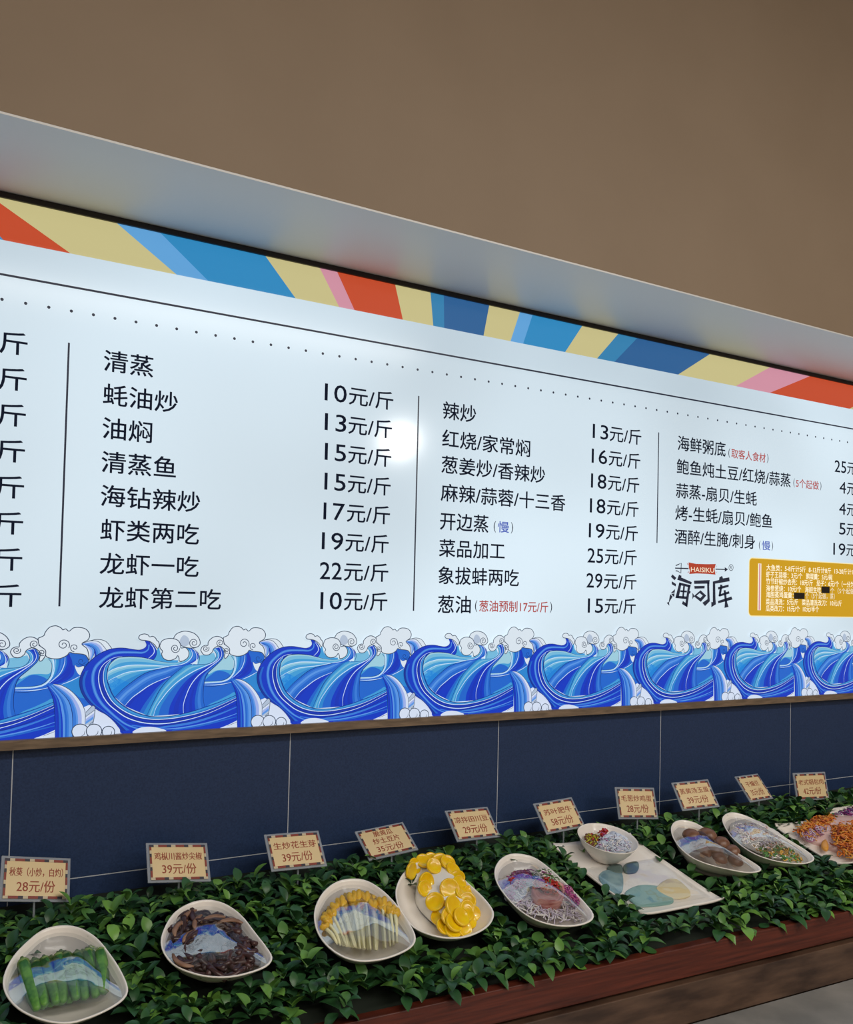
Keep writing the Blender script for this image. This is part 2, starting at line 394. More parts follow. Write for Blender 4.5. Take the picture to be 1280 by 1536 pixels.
a, b = lg(465, 218), lg(850, 222); q.text('HAISIKU', a[0], b[0], (a[1] + b[1]) / 2, .021, 4, 2, .345)
q.fin('shop_emblem', [NAVY, LOGORED, WHITEINK])

# gold notice
def rrect(x0, z0, x1, z1, r, n=6):
    P = []
    for cx, cz, a0 in ((x1 - r, z0 + r, -90), (x1 - r, z1 - r, 0), (x0 + r, z1 - r, 90), (x0 + r, z0 + r, 180)):
        P += [(cx + r * math.cos(math.radians(a0 + 90 * k / n)), cz + r * math.sin(math.radians(a0 + 90 * k / n))) for k in range(n + 1)]
    return P
q = Print()
q.poly(rrect(2.3035, 1.551, 3.32, 1.7465, .016), 2, 1); q.poly(rrect(2.3065, 1.554, 3.317, 1.7435, .014), 3, 0)
q.rect(2.3478, 1.572, 2.3640, 1.7275, 4, 3); q.rect(2.3530, 1.573, 2.3595, 1.7265, 5, 2)
nb = q.fin('gold_notice', [GOLD, GOLDRIM, PINK, WHITEINK])
q = Print()
for (s, L, Rr), z in zip([('大鱼类：5-8斤计5斤  8-13斤计8斤  13-20斤计13斤', 2.389, 2.885), ('虾子王蒜蓉：3元/个   鹅蛋羹：5元/碗', 2.3874, 2.733), ('竹节虾椒炒去壳：18元/斤   茄子：6元/个（一分为二）', 2.3878, 2.885),
        ('海参葱烧：10元/个   海胆生吃', 2.3882, 2.672), ('海胆蒸鸡蛋羹：', 2.3886, 2.527), ('菜品清洗：5元/斤   菜品清洗改刀：10元/斤', 2.3878, 2.7877), ('瓜类改刀：15元/个  10元/半个', 2.3882, 2.662)],
        [1.7158, 1.6925, 1.6702, 1.6465, 1.625, 1.6014, 1.5788]):
    q.text(s, L, Rr, z, .0225, 4, bold=.0002)
q.text('个（5个起做，', 2.722, 2.868, 1.6457, .0225, 4); q.text('个（5个起做，蒸）', 2.588, 2.748, 1.6252, .0225, 4)
o = q.fin('notice_lettering', WHITEINK, nb)
q = Print(); q.rect(2.6742, 1.636, 2.7192, 1.6595, 6); q.fin('cover_tape', BLACKOUT, nb); q = Print(); q.rect(2.5292, 1.613, 2.5852, 1.6348, 6); q.fin('cover_tape', BLACKOUT, nb)

# blue wave border: one wave drawn once, repeated along the bottom edge
def wv(c):
    k = at_y(110 + c[0] / 7.111, 930 + c[1] / 7.111); return (k[0], max(k[2], BZ0 - .004))
wave = Print(); _layer = [3]
def wp(pts, col, sub=4, sm=True, step=True):
    if step: _layer[0] += 1
    P = smooth_curve(pts, True, sub) if sm else pts
    wave.poly([wv(c) for c in P], _layer[0], WK.index(col))
def wband(a, b, col, sub=4):
    "fill between two open curves"
    _layer[0] += 1
    A = smooth_curve(a, False, sub); B = smooth_curve(b, False, sub)
    wave.poly([wv(c) for c in A + B[::-1]], _layer[0], WK.index(col))
def wgrad(a, b, cols, sub=4):
    "fill between two curves in steps of printed colour"
    A = smooth_curve(a, False, sub); B = smooth_curve(b, False, sub)
    n = 40
    def rs(P):
        P = np.array(P); d = np.r_[0, np.cumsum(np.linalg.norm(np.diff(P, axis=0), axis=1))]; t = np.linspace(0, d[-1], n)
        return np.c_[np.interp(t, d, P[:, 0]), np.interp(t, d, P[:, 1])]
    A, B = rs(A), rs(B); _layer[0] += 1
    for k, c in enumerate(cols):
        f0, f1 = k / len(cols), (k + 1) / len(cols)
        P0 = A * (1 - f0) + B * f0; P1 = A * (1 - f1) + B * f1
        V = [wv(c_) for c_ in P0] + [wv(c_) for c_ in P1]
        wave.add([(v[0], -_layer[0] * LAY, v[1] - BZ0) for v in V], [(i, i + 1, n + i + 1, n + i) for i in range(n - 1)], WK.index(c))
def wl(pts, col, wd, taper=True, sub=5):
    _layer[0] += 1
    wave.line([wv(c) for c in smooth_curve(pts, False, sub)], wd * 1.95e-4, _layer[0], WK.index(col), taper)
def spiral(cx, cy, r, turns=1.6, a0=0., sgn=1, col='outline', wd=8):
    P = []
    for k in range(22):
        t = k / 21; a = a0 + sgn * turns * 2 * math.pi * t; rr = r * (1 - .82 * t)
        P.append((cx + rr * math.cos(a), cy + rr * math.sin(a)))
    wl(P, col, wd, False, 2)
def cloud(pts, fill='foam'):
    wp(pts, fill, 5); wl(list(pts) + [pts[0]], 'outline', 9, False)
# far water
wp([(1370, 600), (1410, 590), (1500, 530), (1700, 500), (1760, 620), (1750, 1120), (1370, 1120)], 'blue', sm=False)
wp([(1400, 640), (1430, 590), (1480, 545), (1560, 510), (1640, 495), (1700, 500), (1700, 600), (1640, 560), (1540, 540), (1450, 600)], 'teal')
wp([(1480, 520), (1560, 440), (1600, 400), (1690, 380), (1710, 470), (1690, 530), (1600, 530), (1520, 540), (1440, 580)], 'paletop')
wp([(1390, 960), (1450, 900), (1560, 850), (1660, 800), (1720, 770), (1740, 850), (1600, 900), (1480, 950)], 'teal')
wp([(850, 425), (885, 330), (912, 290), (935, 370), (990, 425), (1120, 430), (1110, 470), (950, 460)], 'teal', sm=False)
wp([(1320, 480), (1335, 380), (1420, 370), (1500, 350), (1520, 400), (1480, 470)], 'teallt', sm=False)
wp([(1690, 620), (1760, 480), (1860, 330), (2010, 350), (2045, 430), (2000, 600), (2010, 760), (2110, 870), (2060, 950), (1960, 860), (1880, 720)], 'blue', sm=False)
wp([(1800, 640), (1880, 600), (1960, 560), (1990, 680), (2010, 770), (1960, 760), (1880, 690)], 'sea', sm=False)
# lilac gaps
wp([(-40, 1100), (60, 950), (170, 905), (290, 965), (400, 1040), (540, 1200), (540, 1230), (-60, 1270)], 'pale', sm=False)
wp([(1926, 1100), (2026, 950), (2120, 880), (2256, 965), (2366, 1040), (2506, 1200), (2506, 1160), (1906, 1180)], 'pale', sm=False)
# right crest: streams and fin
A = [(1680, 380), (1712, 430), (1710, 510), (1690, 570), (1640, 622), (1560, 648), (1395, 656)]
Bc = [(1745, 375), (1738, 470), (1718, 555), (1662, 628), (1570, 662), (1395, 676)]
Cc = [(1830, 360), (1822, 440), (1790, 520), (1735, 580), (1690, 620)]
Dc = [(1880, 325), (1915, 400), (1880, 500), (1800, 570), (1700, 622)]
wgrad(Bc[:4], Cc, ['teal', 'sea', 'blue', 'mid', 'blue']); wgrad(Cc, Dc, ['blue', 'deep', 'indigo', 'deep'])
wgrad(A, Bc, ['teallt', 'paletop', 'line', 'teal'])
wgrad([(1700, 622), (1790, 580), (1860, 500), (1890, 420)], [(1800, 632), (1880, 598), (1935, 545), (1920, 450)], ['indigo', 'deep', 'blue'])
wp([(1870, 330), (1960, 340), (2025, 350), (2042, 415), (2000, 452), (1940, 440), (1900, 450), (1890, 400)], 'blue'); wl([(1925, 430), (1990, 450), (2035, 415), (2025, 350), (1950, 338), (1880, 330)], 'dark', 6)
spiral(1972, 408, 36, 1.1, .2, 1, 'dark', 5)
wp([(1915, 448), (1945, 466), (1995, 455), (1990, 500), (1968, 545), (1935, 515)], 'foam'); wl([(1915, 448), (1945, 466), (1995, 455), (1985, 510), (1968, 545)], 'dark', 5)
wl(A, 'dark', 7); wl(Bc, 'line', 8); wl(Cc, 'line', 8); wl([(1395, 692), (1500, 692), (1600, 682), (1690, 662)], 'line', 8); wl([(1800, 632), (1880, 598), (1962, 552)], 'line', 8); wl([(1390, 704), (1500, 706), (1670, 676)], 'dark', 5)
# lilac wings beside the cloud
wp([(2030, 215), (2110, 196), (2185, 215), (2240, 280), (2190, 300), (2120, 240)], 'foam'); wl([(2030, 215), (2110, 198), (2185, 217), (2238, 285)], 'outline', 7, False)
wgrad([(1965, 245), (2030, 262), (2085, 320), (2080, 420)], [(1975, 240), (2070, 212), (2150, 240), (2195, 310)], ['indigo', 'mid', 'soft', 'lav', 'pale'])
wl([(1965, 243), (2050, 212), (2130, 225), (2195, 305)], 'outline', 6, False)
wgrad([(1990, 245), (2030, 320), (2035, 410)], [(1995, 245), (2075, 280), (2080, 340), (2050, 405)], ['foam', 'lav', 'soft']); wl([(1995, 245), (2075, 280), (2082, 340), (2048, 405)], 'dark', 5)
# big ribbon
Oo = [(760, 218), (778, 265), (755, 300), (700, 318), (620, 310), (540, 298), (450, 300), (360, 320), (260, 370), (170, 445), (100, 535), (65, 640), (75, 740), (120, 830), (190, 910), (270, 965), (350, 1010), (430, 1080), (490, 1155), (540, 1215)]
Ii = [(800, 225), (855, 270), (885, 330), (880, 380), (850, 420), (800, 412), (740, 397), (640, 388), (560, 388), (470, 400), (400, 450), (365, 520), (357, 620), (377, 700), (420, 800), (480, 870), (560, 930), (660, 980), (780, 1018), (900, 1030), (1040, 1022), (1150, 1000), (1280, 965), (1400, 925), (1560, 870), (1740, 795)]
wband(Oo + [(900, 1215), (1300, 1190), (1740, 1160)], Ii, 'deep')
wgrad([(100, 560), (68, 650), (90, 770), (170, 880), (290, 965), (420, 1060), (520, 1180)], [(190, 520), (150, 640), (170, 760), (250, 890), (370, 990), (500, 1090), (640, 1170)], ['navy', 'blue', 'deep'])
L1 = [(805, 262), (795, 315), (740, 347), (650, 345), (500, 345), (400, 368), (300, 435), (235, 505), (208, 590), (210, 680), (240, 790), (300, 890), (380, 970), (460, 1040), (560, 1110), (680, 1155), (800, 1180)]
wl(L1, 'mid', 34); wl(L1, 'soft', 13)
W1 = [(818, 248), (857, 305), (855, 355), (800, 408)]
W2 = [(520, 388), (430, 402), (340, 455), (288, 520), (268, 600), (275, 690), (310, 800), (370, 890), (450, 960), (560, 1035), (700, 1085), (850, 1105), (1000, 1100), (1150, 1075), (1280, 1045), (1420, 1000), (1560, 940), (1740, 850)]
W3 = [(400, 425), (342, 490), (320, 570), (322, 660), (347, 750), (400, 850), (470, 920), (560, 980), (680, 1030), (820, 1055), (960, 1055), (1100, 1040), (1280, 1005), (1420, 965), (1560, 910), (1740, 825)]
wgrad(W2[1:], W3, ['navy', 'indigo', 'navy']); wgrad(W3, Ii[10:], ['blue', 'sea', 'teal', 'blue'])
wl(W1, 'line', 9); wl(W2, 'line', 10); wl(W3, 'line', 9)
for P, c, d in (([(620, 1120), (850, 1150), (1000, 1135), (1150, 1115), (1300, 1085), (1450, 1040), (1600, 985), (1740, 925)], 'mid', 26), ([(700, 1160), (1000, 1160), (1200, 1140), (1400, 1100), (1600, 1045), (1740, 995)], 'soft', 15), ([(560, 1080), (850, 1128), (1150, 1095), (1450, 1020), (1740, 890)], 'navy', 14), ([(1050, 1175), (1300, 1135), (1500, 1090), (1740, 1030)], 'blue', 20)):
    wl(P, c, d)
wl(Oo, 'dark', 8); wl(Ii, 'dark', 8)
wp([(630, 1200), (700, 1150), (800, 1136), (900, 1148), (990, 1185), (800, 1215)], 'pale'); wp([(1560, 1150), (1650, 1115), (1742, 1068), (1742, 1160), (1640, 1175)], 'pale', sm=False); wl([(1640, 1128), (1742, 1085)], 'outline', 5)
# fan inside the ribbon
p0 = [(365, 560), (372, 500), (405, 448), (470, 402), (560, 390), (640, 390), (740, 399), (820, 417), (930, 442), (1060, 454), (1150, 442)]
p1 = [(365, 560), (400, 535), (480, 505), (620, 480), (800, 480), (1010, 490), (1150, 470)]
p2 = [(365, 650), (450, 605), (560, 560), (680, 540), (830, 525), (1000, 497), (1150, 474)]
p3 = [(440, 820), (520, 740), (620, 660), (720, 590), (820, 545), (1000, 503), (1160, 476)]
p4 = [(545, 915), (620, 830), (700, 770), (800, 700), (900, 650), (1030, 600), (1110, 545), (1210, 465)]
p5 = [(780, 1015), (820, 930), (860, 850), (920, 740), (1000, 640), (1100, 550), (1210, 470)]
p6 = [(850, 1022), (880, 930), (940, 840), (1020, 740), (1130, 640), (1280, 545), (1400, 492), (1500, 445), (1545, 395), (1535, 335), (1495, 302)]
p7 = [(1170, 998), (1170, 900), (1200, 800), (1250, 690), (1330, 590), (1450, 500), (1550, 422), (1578, 360), (1555, 290)]
p8 = [(1398, 930), (1382, 850), (1382, 740), (1400, 630), (1430, 565), (1530, 470), (1592, 400), (1598, 335), (1568, 285)]
sl = [(1210, 468), (1330, 472), (1430, 466), (1490, 437), (1520, 385), (1508, 340), (1480, 312)]
wgrad(p0, p1, ['paletop', 'teallt', 'teallt', 'teal', 'teal']); wgrad(p1, p2, ['paletop', 'teallt', 'teal', 'teal'])
wgrad(p2, [(365, 655), (385, 730), (440, 822)] and p3, ['teallt', 'teal', 'teal', 'sea', 'sea'])
wp([(362, 640), (372, 700), (415, 795), (445, 830), (520, 745), (600, 670), (450, 610)], 'sea', sm=False, step=False)
wgrad(p3, p4, ['blue', 'mid', 'soft', 'mid', 'blue', 'blue']); wgrad(p4, p5, ['indigo', 'deep', 'deep', 'deep', 'blue', 'sea'])
wgrad(p5 + sl[1:], p6, ['sea', 'teal', 'teallt', 'teal', 'teal']); wgrad(p6, p7, ['sea', 'blue', 'blue', 'deep', 'indigo', 'deep']); wgrad(p7, p8, ['indigo', 'deep', 'indigo', 'deep', 'blue', 'mid', 'blue'])
for P, c, d in ((p1, 'line', 8), (p2, 'line', 8), (p3, 'dark', 7), (p4[:6], 'line', 9), (p5, 'dark', 7), (p6, 'line', 9), (p7, 'line', 9), (p8, 'dark', 8), (sl, 'dark', 6), (p0, 'dark', 5)): wl(P, c, d)
wl(Ii[8:], 'dark', 8)
# middle curl
wgrad([(1000, 492), (1150, 445), (1215, 398), (1232, 345), (1190, 292)], [(1060, 500), (1200, 480), (1290, 440), (1330, 400), (1315, 345), (1230, 285)], ['teallt', 'teal', 'blue', 'mid', 'blue', 'deep'])
for P, c, d in (([(1000, 490), (1120, 478), (1200, 450), (1250, 405), (1265, 360), (1245, 305)], 'line', 9), ([(1258, 482), (1305, 430), (1312, 375), (1285, 320)], 'line', 8), ([(1325, 468), (1340, 410), (1325, 350), (1270, 298)], 'dark', 8), ([(1140, 447), (1205, 408), (1230, 350), (1195, 294)], 'dark', 7)): wl(P, c, d)
# cascade
c0 = [(1668, 640), (1715, 740), (1735, 850), (1742, 1000), (1742, 1180)]
c1 = [(1690, 645), (1770, 760), (1800, 880), (1812, 1000), (1812, 1180)]
c2 = [(1720, 635), (1840, 760), (1882, 860), (1895, 980), (1890, 1180)]
c3 = [(1730, 625), (1800, 640), (1880, 692), (1950, 775), (1992, 855), (2006, 930), (2000, 1090)]
wgrad(c0, c1, ['deep', 'indigo', 'blue', 'deep']); wgrad(c1, c2, ['soft', 'blue', 'mid', 'soft', 'soft']); wgrad(c2, c3, ['mid', 'mid', 'soft', 'lav', 'lav', 'pale', 'pale'])
wl(c0, 'dark', 7); wl(c1, 'soft', 9); wl(c2, 'dark', 7); wl(c3, 'outline', 6, False)
wp([(2010, 895), (2070, 835), (2090, 850), (2086, 930), (2070, 1020), (2004, 1020)], 'grey', sm=False); wgrad([(2012, 940), (2085, 880)], [(2006, 1015), (2075, 965)], ['pale', 'lav', 'soft'])
wl([(2010, 900), (2070, 835), (2090, 850), (2086, 930), (2070, 1020)], 'outline', 6, False); wl([(2010, 940), (2085, 880)], 'outline', 5, False); wl([(2040, 1020), (2078, 985)], 'outline', 5, False)
for cx, cy, r in ((1962, 1085, 74), (2082, 1080, 68), (2208, 1088, 55)):
    cloud([(cx + r * math.cos(a), cy + r * .98 * math.sin(a)) for a in np.linspace(0, 2 * math.pi, 12, endpoint=False)], 'pale')
    wl([(cx + r * .5, cy - 4), (cx + r * .45, cy + r * .35), (cx + r * .1, cy + r * .6)], 'outline', 6)
# foam clouds
cloud([(690, 190), (705, 160), (750, 147), (790, 157), (808, 178), (840, 172), (870, 190), (882, 212), (905, 235), (910, 270), (890, 300), (860, 262), (812, 228), (760, 216), (712, 210)])
cloud([(1060, 197), (1090, 150), (1140, 125), (1195, 118), (1270, 135), (1320, 175), (1345, 230), (1335, 270), (1280, 296), (1200, 292), (1130, 260)]); wp([(1130, 210), (1170, 160), (1220, 190), (1230, 250), (1180, 280), (1135, 255)], 'grey'); spiral(1278, 242, 52, 1.7, 1.2, 1)
cloud([(915, 270), (940, 220), (1000, 196), (1060, 197), (1110, 217), (1136, 260), (1142, 296), (1190, 293), (1225, 340), (1215, 395), (1170, 430), (1126, 436), (1120, 402), (1105, 378), (1085, 405), (1040, 425), (990, 425), (950, 400), (935, 360), (945, 330), (920, 300)]); spiral(1078, 300, 50, 1.8, 0, 1)
cloud([(1350, 320), (1365, 285), (1400, 268), (1426, 268), (1432, 230), (1470, 190), (1520, 172), (1570, 185), (1602, 220), (1600, 255), (1640, 268), (1662, 310), (1650, 362), (1622, 402), (1602, 396), (1610, 330), (1580, 292), (1540, 275), (1490, 302), (1470, 342), (1430, 370), (1380, 365)])
for a in ((1405, 302, 36, 1.5, -.5, 1), (1558, 242, 42, 1.6, 1.3, 1), (1625, 322, 32, 1.5, 1, 1)): spiral(*a)
cloud([(1590, 185), (1640, 160), (1652, 130), (1690, 80), (1745, 65), (1790, 85), (1806, 104), (1832, 95), (1860, 117), (1900, 85), (1960, 82), (2010, 100), (2040, 150), (2025, 200), (1972, 240), (2020, 292), (2036, 400), (2000, 345), (1900, 330), (1866, 320), (1842, 350), (1780, 380), (1710, 380), (1660, 356), (1655, 300), (1602, 250)])
spiral(1812, 248, 56, 1.6, .6, -1); spiral(1908, 276, 40, 1.3, 1.6, 1)
WPER = .3886
w0 = wave.fin('wave_motif', [WAVEP[k] for k in WK])
for k in range(-3, 11):
    if k == 0: continue
    c = w0.copy(); COL.objects.link(c); c.parent = board; c.location.x = k * WPER

# ------------------------------------------------------------------ display bed
BED = math.radians(17); ZB = .955
def bedz(y): return ZB + y * math.tan(BED)
FA, FB = -.50, -.034                       # front edge drifts out to the right
def fy(x): return FA + FB * (x - .9)
pl = empty('display_planter', 'long reddish brown wooden planter ledge filled with artificial leaves below the board', 'planter', (1.4, -.3, 0))
def lb(pts_fn, name, m, parent=pl, x0=-1.2, x1=4.4):
    q = MB(); P0 = pts_fn(x0); P1 = pts_fn(x1); n = len(P0)
    vs = [(x0 - 1.4, y + .3, z) for y, z in P0] + [(x1 - 1.4, y + .3, z) for y, z in P1]
    q.add(vs, [tuple((i, (i + 1) % n, n + (i + 1) % n, n + i)) for i in range(n)] + [tuple(reversed(range(n))), tuple(range(n, 2 * n))])
    o = q.build(name, m, parent)
    bv = o.modifiers.new('bevel', 'BEVEL'); bv.width = .002; bv.segments = 2; bv.limit_method = 'ANGLE'
    return o
lb(lambda x: [(fy(x), .738), (fy(x) + .025, .738), (fy(x) + .025, .806), (fy(x), .806)], 'front_board', REDWOOD)
lb(lambda x: [(fy(x) - .012, .640), (fy(x) + .03, .640), (fy(x) + .03, .732), (fy(x) - .012, .732)], 'lower_board', DARKWOOD)
lb(lambda x: [(fy(x) + .026, bedz(fy(x) + .026) - .08), (.008, bedz(0) - .08), (.008, bedz(0) - .015), (fy(x) + .026, bedz(fy(x) + .026) - .015)], 'leaf_tray', BASEMAT)
lb(lambda x: [(fy(x) + .031, 0.), (.008, 0.), (.008, bedz(0) - .0805), (fy(x) + .031, .739)], 'cabinet_base', DARKWOOD)
q = MB(); q.add([(-1.2, fy(-1.2) - .012, .0), (4.4, fy(4.4) - .012, .0), (4.4, -1.05, .0), (-1.2, -.98, .0), (-1.2, fy(-1.2) - .012, .638), (4.4, fy(4.4) - .012, .638), (4.4, -1.05, .638), (-1.2, -.98, .638)],
    [(3, 2, 1, 0), (4, 5, 6, 7), (0, 1, 5, 4), (1, 2, 6, 5), (2, 3, 7, 6), (3, 0, 4, 7)])
tag(q.build('stone_ledge', STONE), 'grey stone ledge in front of the lower wooden board', 'ledge')

# ------------------------------------------------------------------ bowls: rims measured on their own tilted planes
TILT = math.radians(19)
FOOT = []                                   # footprints kept free of leaves
class Dish:
    def __init__(s, px, tilt=TILT, H=.055, lift=0.):
        cx, cy = np.mean(px, axis=0)
        nb_ = np.array([0, -math.sin(BED), math.cos(BED)])
        c = at_plane(cx, cy, nb_, np.array([0, 0, ZB]) + nb_ * (H + lift))
        s.T = tilt; s.H = H; s.n = np.array([0, -math.sin(tilt), math.cos(tilt)]); s.u = np.array([0, math.cos(tilt), math.sin(tilt)])
        s.o = c - s.n * H
    def L(s, px, py, z):
        p = at_plane(px, py, s.n, s.o + s.n * z) - s.o
        return (float(p[0]), float(np.dot(p, s.u)), z)
    def W(s, l):
        return s.o + np.array([l[0], 0, 0]) + s.u * l[1] + s.n * l[2]
    def floor(s, x, y):
        "height of the bowl's inside under a local point"
        a = np.arctan2(s.rim[:, 1] - s.c[1], s.rim[:, 0] - s.c[0]); t = math.atan2(y - s.c[1], x - s.c[0])
        k = int(np.argmin(np.abs(np.angle(np.exp(1j * (a - t)))))); r = math.hypot(x - s.c[0], y - s.c[1]) / np.linalg.norm(s.rim[k] - s.c)
        return float(np.interp(r, [0, .2, .45, .64, .79, .90, .955, 1.0], [.007, .0075, .0095, .016, .028, .041, .051, .056]))
    fl = 0.
    def empty(s, name, label, cat, group=None):
        return empty(name, label, cat, tuple(s.o), (s.T, 0, 0), group)
    def thing(s, l, rot=(0, 0, 0)):
        "loc, euler in world for a thing at local l"
        m = Matrix.Rotation(s.T, 4, 'X') @ Matrix.Rotation(rot[2], 4, 'Z') @ Matrix.Rotation(rot[1], 4, 'Y') @ Matrix.Rotation(rot[0], 4, 'X')
        return tuple(s.W(l)), m.to_euler()

def resample(P, n):
    P = np.array(P + [P[0]]); d = np.r_[0, np.cumsum(np.linalg.norm(np.diff(P, axis=0), axis=1))]; t = np.linspace(0, d[-1], n, endpoint=False)
    return np.c_[np.interp(t, d, P[:, 0]), np.interp(t, d, P[:, 1])]
def rings(rim, prof, c):
    vs = []; n = len(rim)
    for s, z in prof: vs += [((p[0] - c[0]) * s + c[0], (p[1] - c[1]) * s + c[1], z) for p in rim]
    k = len(prof)
    return vs, [(i * n + j, i * n + (j + 1) % n, (i + 1) * n + (j + 1) % n, (i + 1) * n + j) for i in range(k - 1) for j in range(n)]
def make_bowl(px, label, film_label, film=True, dome=.01, H=.055, sag=.0):
    d = Dish(px, H=H, lift=.014)
    rim = resample(smooth_curve([d.L(x, y, H)[:2] for x, y in px], True, 6), 72)
    c = rim.mean(axis=0); d.rim = rim; d.c = c; d.fl = .016
    e = d.empty('egg_bowl', label, 'bowl', 'white egg-shaped bowls')
    prof = [(.0, .0), (.44, .0), (.47, .002), (.5, .007), (.66, .014), (.8, .026), (.91, .041), (.975, H - .005), (1.0, H - .003), (1.003, H - .0008), (.995, H), (.97, H - .0008), (.955, H - .004),
            (.90, .041), (.79, .028), (.64, .016), (.45, .0095), (.2, .0075), (.0, .007)]
    if H != .055: prof = [(s, z * H / .055) for s, z in prof]
    q = MB(); q.add(*rings(rim, prof, c)); q.build('shell', CERAMIC, e, True)
    q = MB(); q.add(*rings(rim, [(.46, .0005), (.46, -.006), (.42, -.006), (.42, .0005)], c)); q.build('foot_ring', CERAMIC, e, True)
    FOOT.append([d.W(((p[0] - c[0]) * .99 + c[0], (p[1] - c[1]) * .99 + c[1], 0))[:2] for p in rim])
    if film:
        n = len(rim); q = MB(); prof = []
        K = 16; vs = []
        ph = rng.uniform(0, 6, 6)
        for i in range(K + 1):
            s = .925 * (1 - i / K)
            for j in range(n):
                a = 2 * math.pi * j / n; t = 1 - s / .925
                z = .046 + dome * (1 - (1 - t) ** 2) + .0012 * t * (1 - t) * 4 * math.sin(2 * a + ph[0] + 3 * t) * math.sin(3 * t + ph[1])
                vs.append(((rim[j][0] - c[0]) * s + c[0], (rim[j][1] - c[1]) * s + c[1], z))
        q.add(vs, [(i * n + j, i * n + (j + 1) % n, (i + 1) * n + (j + 1) % n, (i + 1) * n + j) for i in range(K) for j in range(n)])
        fo = q.build('cling_film', FILM, None, True); fo.location = tuple(d.o); fo.rotation_euler = (d.T, 0, 0)
        tag(fo, film_label, 'cling film', 'cling film over the dishes')
    return d
def sc(pts, ox, oy, k): return [(ox + x / k, oy + y / k) for x, y in pts]
def inside(pt, poly):
    x, y = pt; r = False; n = len(poly)
    for i in range(n):
        x0, y0 = poly[i][:2]; x1, y1 = poly[i - 1][:2]
        if (y0 > y) != (y1 > y) and x < (x1 - x0) * (y - y0) / (y1 - y0) + x0: r = not r
    return r

RIM1 = sc([(375, 670), (480, 685), (580, 745), (660, 840), (725, 940), (768, 1045), (745, 1110), (650, 1175), (520, 1230), (400, 1258), (260, 1240), (130, 1185), (50, 1110), (18, 1030), (30, 950), (80, 855), (160, 770), (260, 695)], 0, 1220, 4)
RIM2 = sc([(470, 518), (560, 545), (650, 610), (730, 710), (800, 800), (835, 865), (800, 915), (700, 955), (580, 980), (450, 978), (330, 950), (240, 905), (185, 840), (165, 770), (185, 690), (240, 600), (320, 545), (390, 522)], 200, 1220, 4)
RIM3 = sc([(370, 470), (460, 490), (560, 560), (640, 650), (700, 740), (735, 820), (715, 875), (640, 920), (530, 955), (400, 965), (290, 935), (200, 870), (145, 790), (125, 700), (140, 620), (190, 540), (270, 485)], 440, 1200, 4)
RIM4 = sc([(615, 540), (645, 460), (700, 400), (780, 360), (880, 370), (970, 425), (1060, 505), (1140, 580), (1195, 650), (1203, 700), (1170, 755), (1100, 798), (1010, 825), (900, 825), (800, 800), (720, 760), (660, 690), (625, 620)], 440, 1200, 4)
RIM5 = sc([(545, 480), (640, 500), (730, 560), (820, 640), (900, 720), (965, 790), (1003, 845), (985, 885), (900, 912), (780, 912), (660, 880), (560, 820), (480, 740), (425, 660), (408, 590), (430, 530), (480, 490)], 640, 1160, 4)
RIM8 = sc([(185, 425), (260, 440), (350, 490), (430, 560), (530, 630), (630, 690), (692, 735), (670, 757), (590, 760), (480, 740), (360, 710), (260, 670), (180, 610), (130, 540), (115, 480), (135, 440)], 980, 1130, 4.267)
RIM9 = sc([(520, 377), (600, 400), (700, 450), (800, 510), (900, 570), (980, 620), (1032, 665), (1010, 695), (930, 705), (800, 690), (680, 655), (580, 600), (500, 530), (455, 460), (443, 415), (470, 385)], 980, 1130, 4.267)
D1 = make_bowl(RIM1, 'white egg-shaped bowl holding green okra, nearest the left edge', 'cling film stretched over the green okra bowl', dome=.018)
D2 = make_bowl(RIM2, 'white egg-shaped bowl holding dark brown strips', 'cling film stretched over the dark brown strips', dome=.018)
D3 = make_bowl(RIM3, 'white egg-shaped bowl holding yellow-headed sprouts', 'cling film stretched over the yellow-headed sprouts', dome=.020)
D4 = make_bowl(RIM4, 'white egg-shaped bowl holding yellow round slices', None, film=False)
D5 = make_bowl(RIM5, 'white egg-shaped bowl holding a pink meat roll topped with red chili', 'cling film stretched over the pink meat roll', dome=.028)
D8 = make_bowl(RIM8, 'white egg-shaped bowl holding brown mushroom caps', 'cling film stretched over the brown mushroom caps', dome=.026)
D9 = make_bowl(RIM9, 'white egg-shaped bowl holding a white mound with green and yellow bits', 'cling film stretched over the white mound with green and yellow bits', dome=.030)

# ------------------------------------------------------------------ food
# okra
OK1 = mat('okra_green', lin((58, 118, 52)), .4); noise_color(OK1, lin((46, 104, 44)), lin((96, 150, 62)), 60)
OKC = mat('okra_cap', lin((110, 140, 74)), .5)
q = MB(); n = 15
P = [(0, -.058, .002), (0, -.054, .0), (0, -.03, 0), (0, .02, 0), (0, .046, 0), (0, .054, 0)]; rr = [.002, .0062, .0092, .0098, .0098, .007]
vs = []
for (x, y, z), r in zip(P, rr):
    for j in range(n):
        a = 2 * math.pi * j / n; k = r * (1 + .13 * math.cos(5 * a)); vs.append((x + k * math.cos(a), y, z + k * math.sin(a)))
q.add(vs, [(i * n + j, (i + 1) * n + j, (i + 1) * n + (j + 1) % n, i * n + (j + 1) % n) for i in range(len(P) - 1) for j in range(n)] + [tuple(range(n))])
ok0 = empty('okra_pod', 'ridged green okra pod lying in the left egg-shaped bowl', 'okra', group='okra pods in the bowl')
q.build('pod', OK1, ok0, True)
q = MB(); q.tube([(0, .052, 0), (0, .056, 0), (0, .058, 0), (0, .066, 0)], [.0102, .0088, .004, .003], 10); q.build('stem_cap', OKC, ok0, True)
first = True
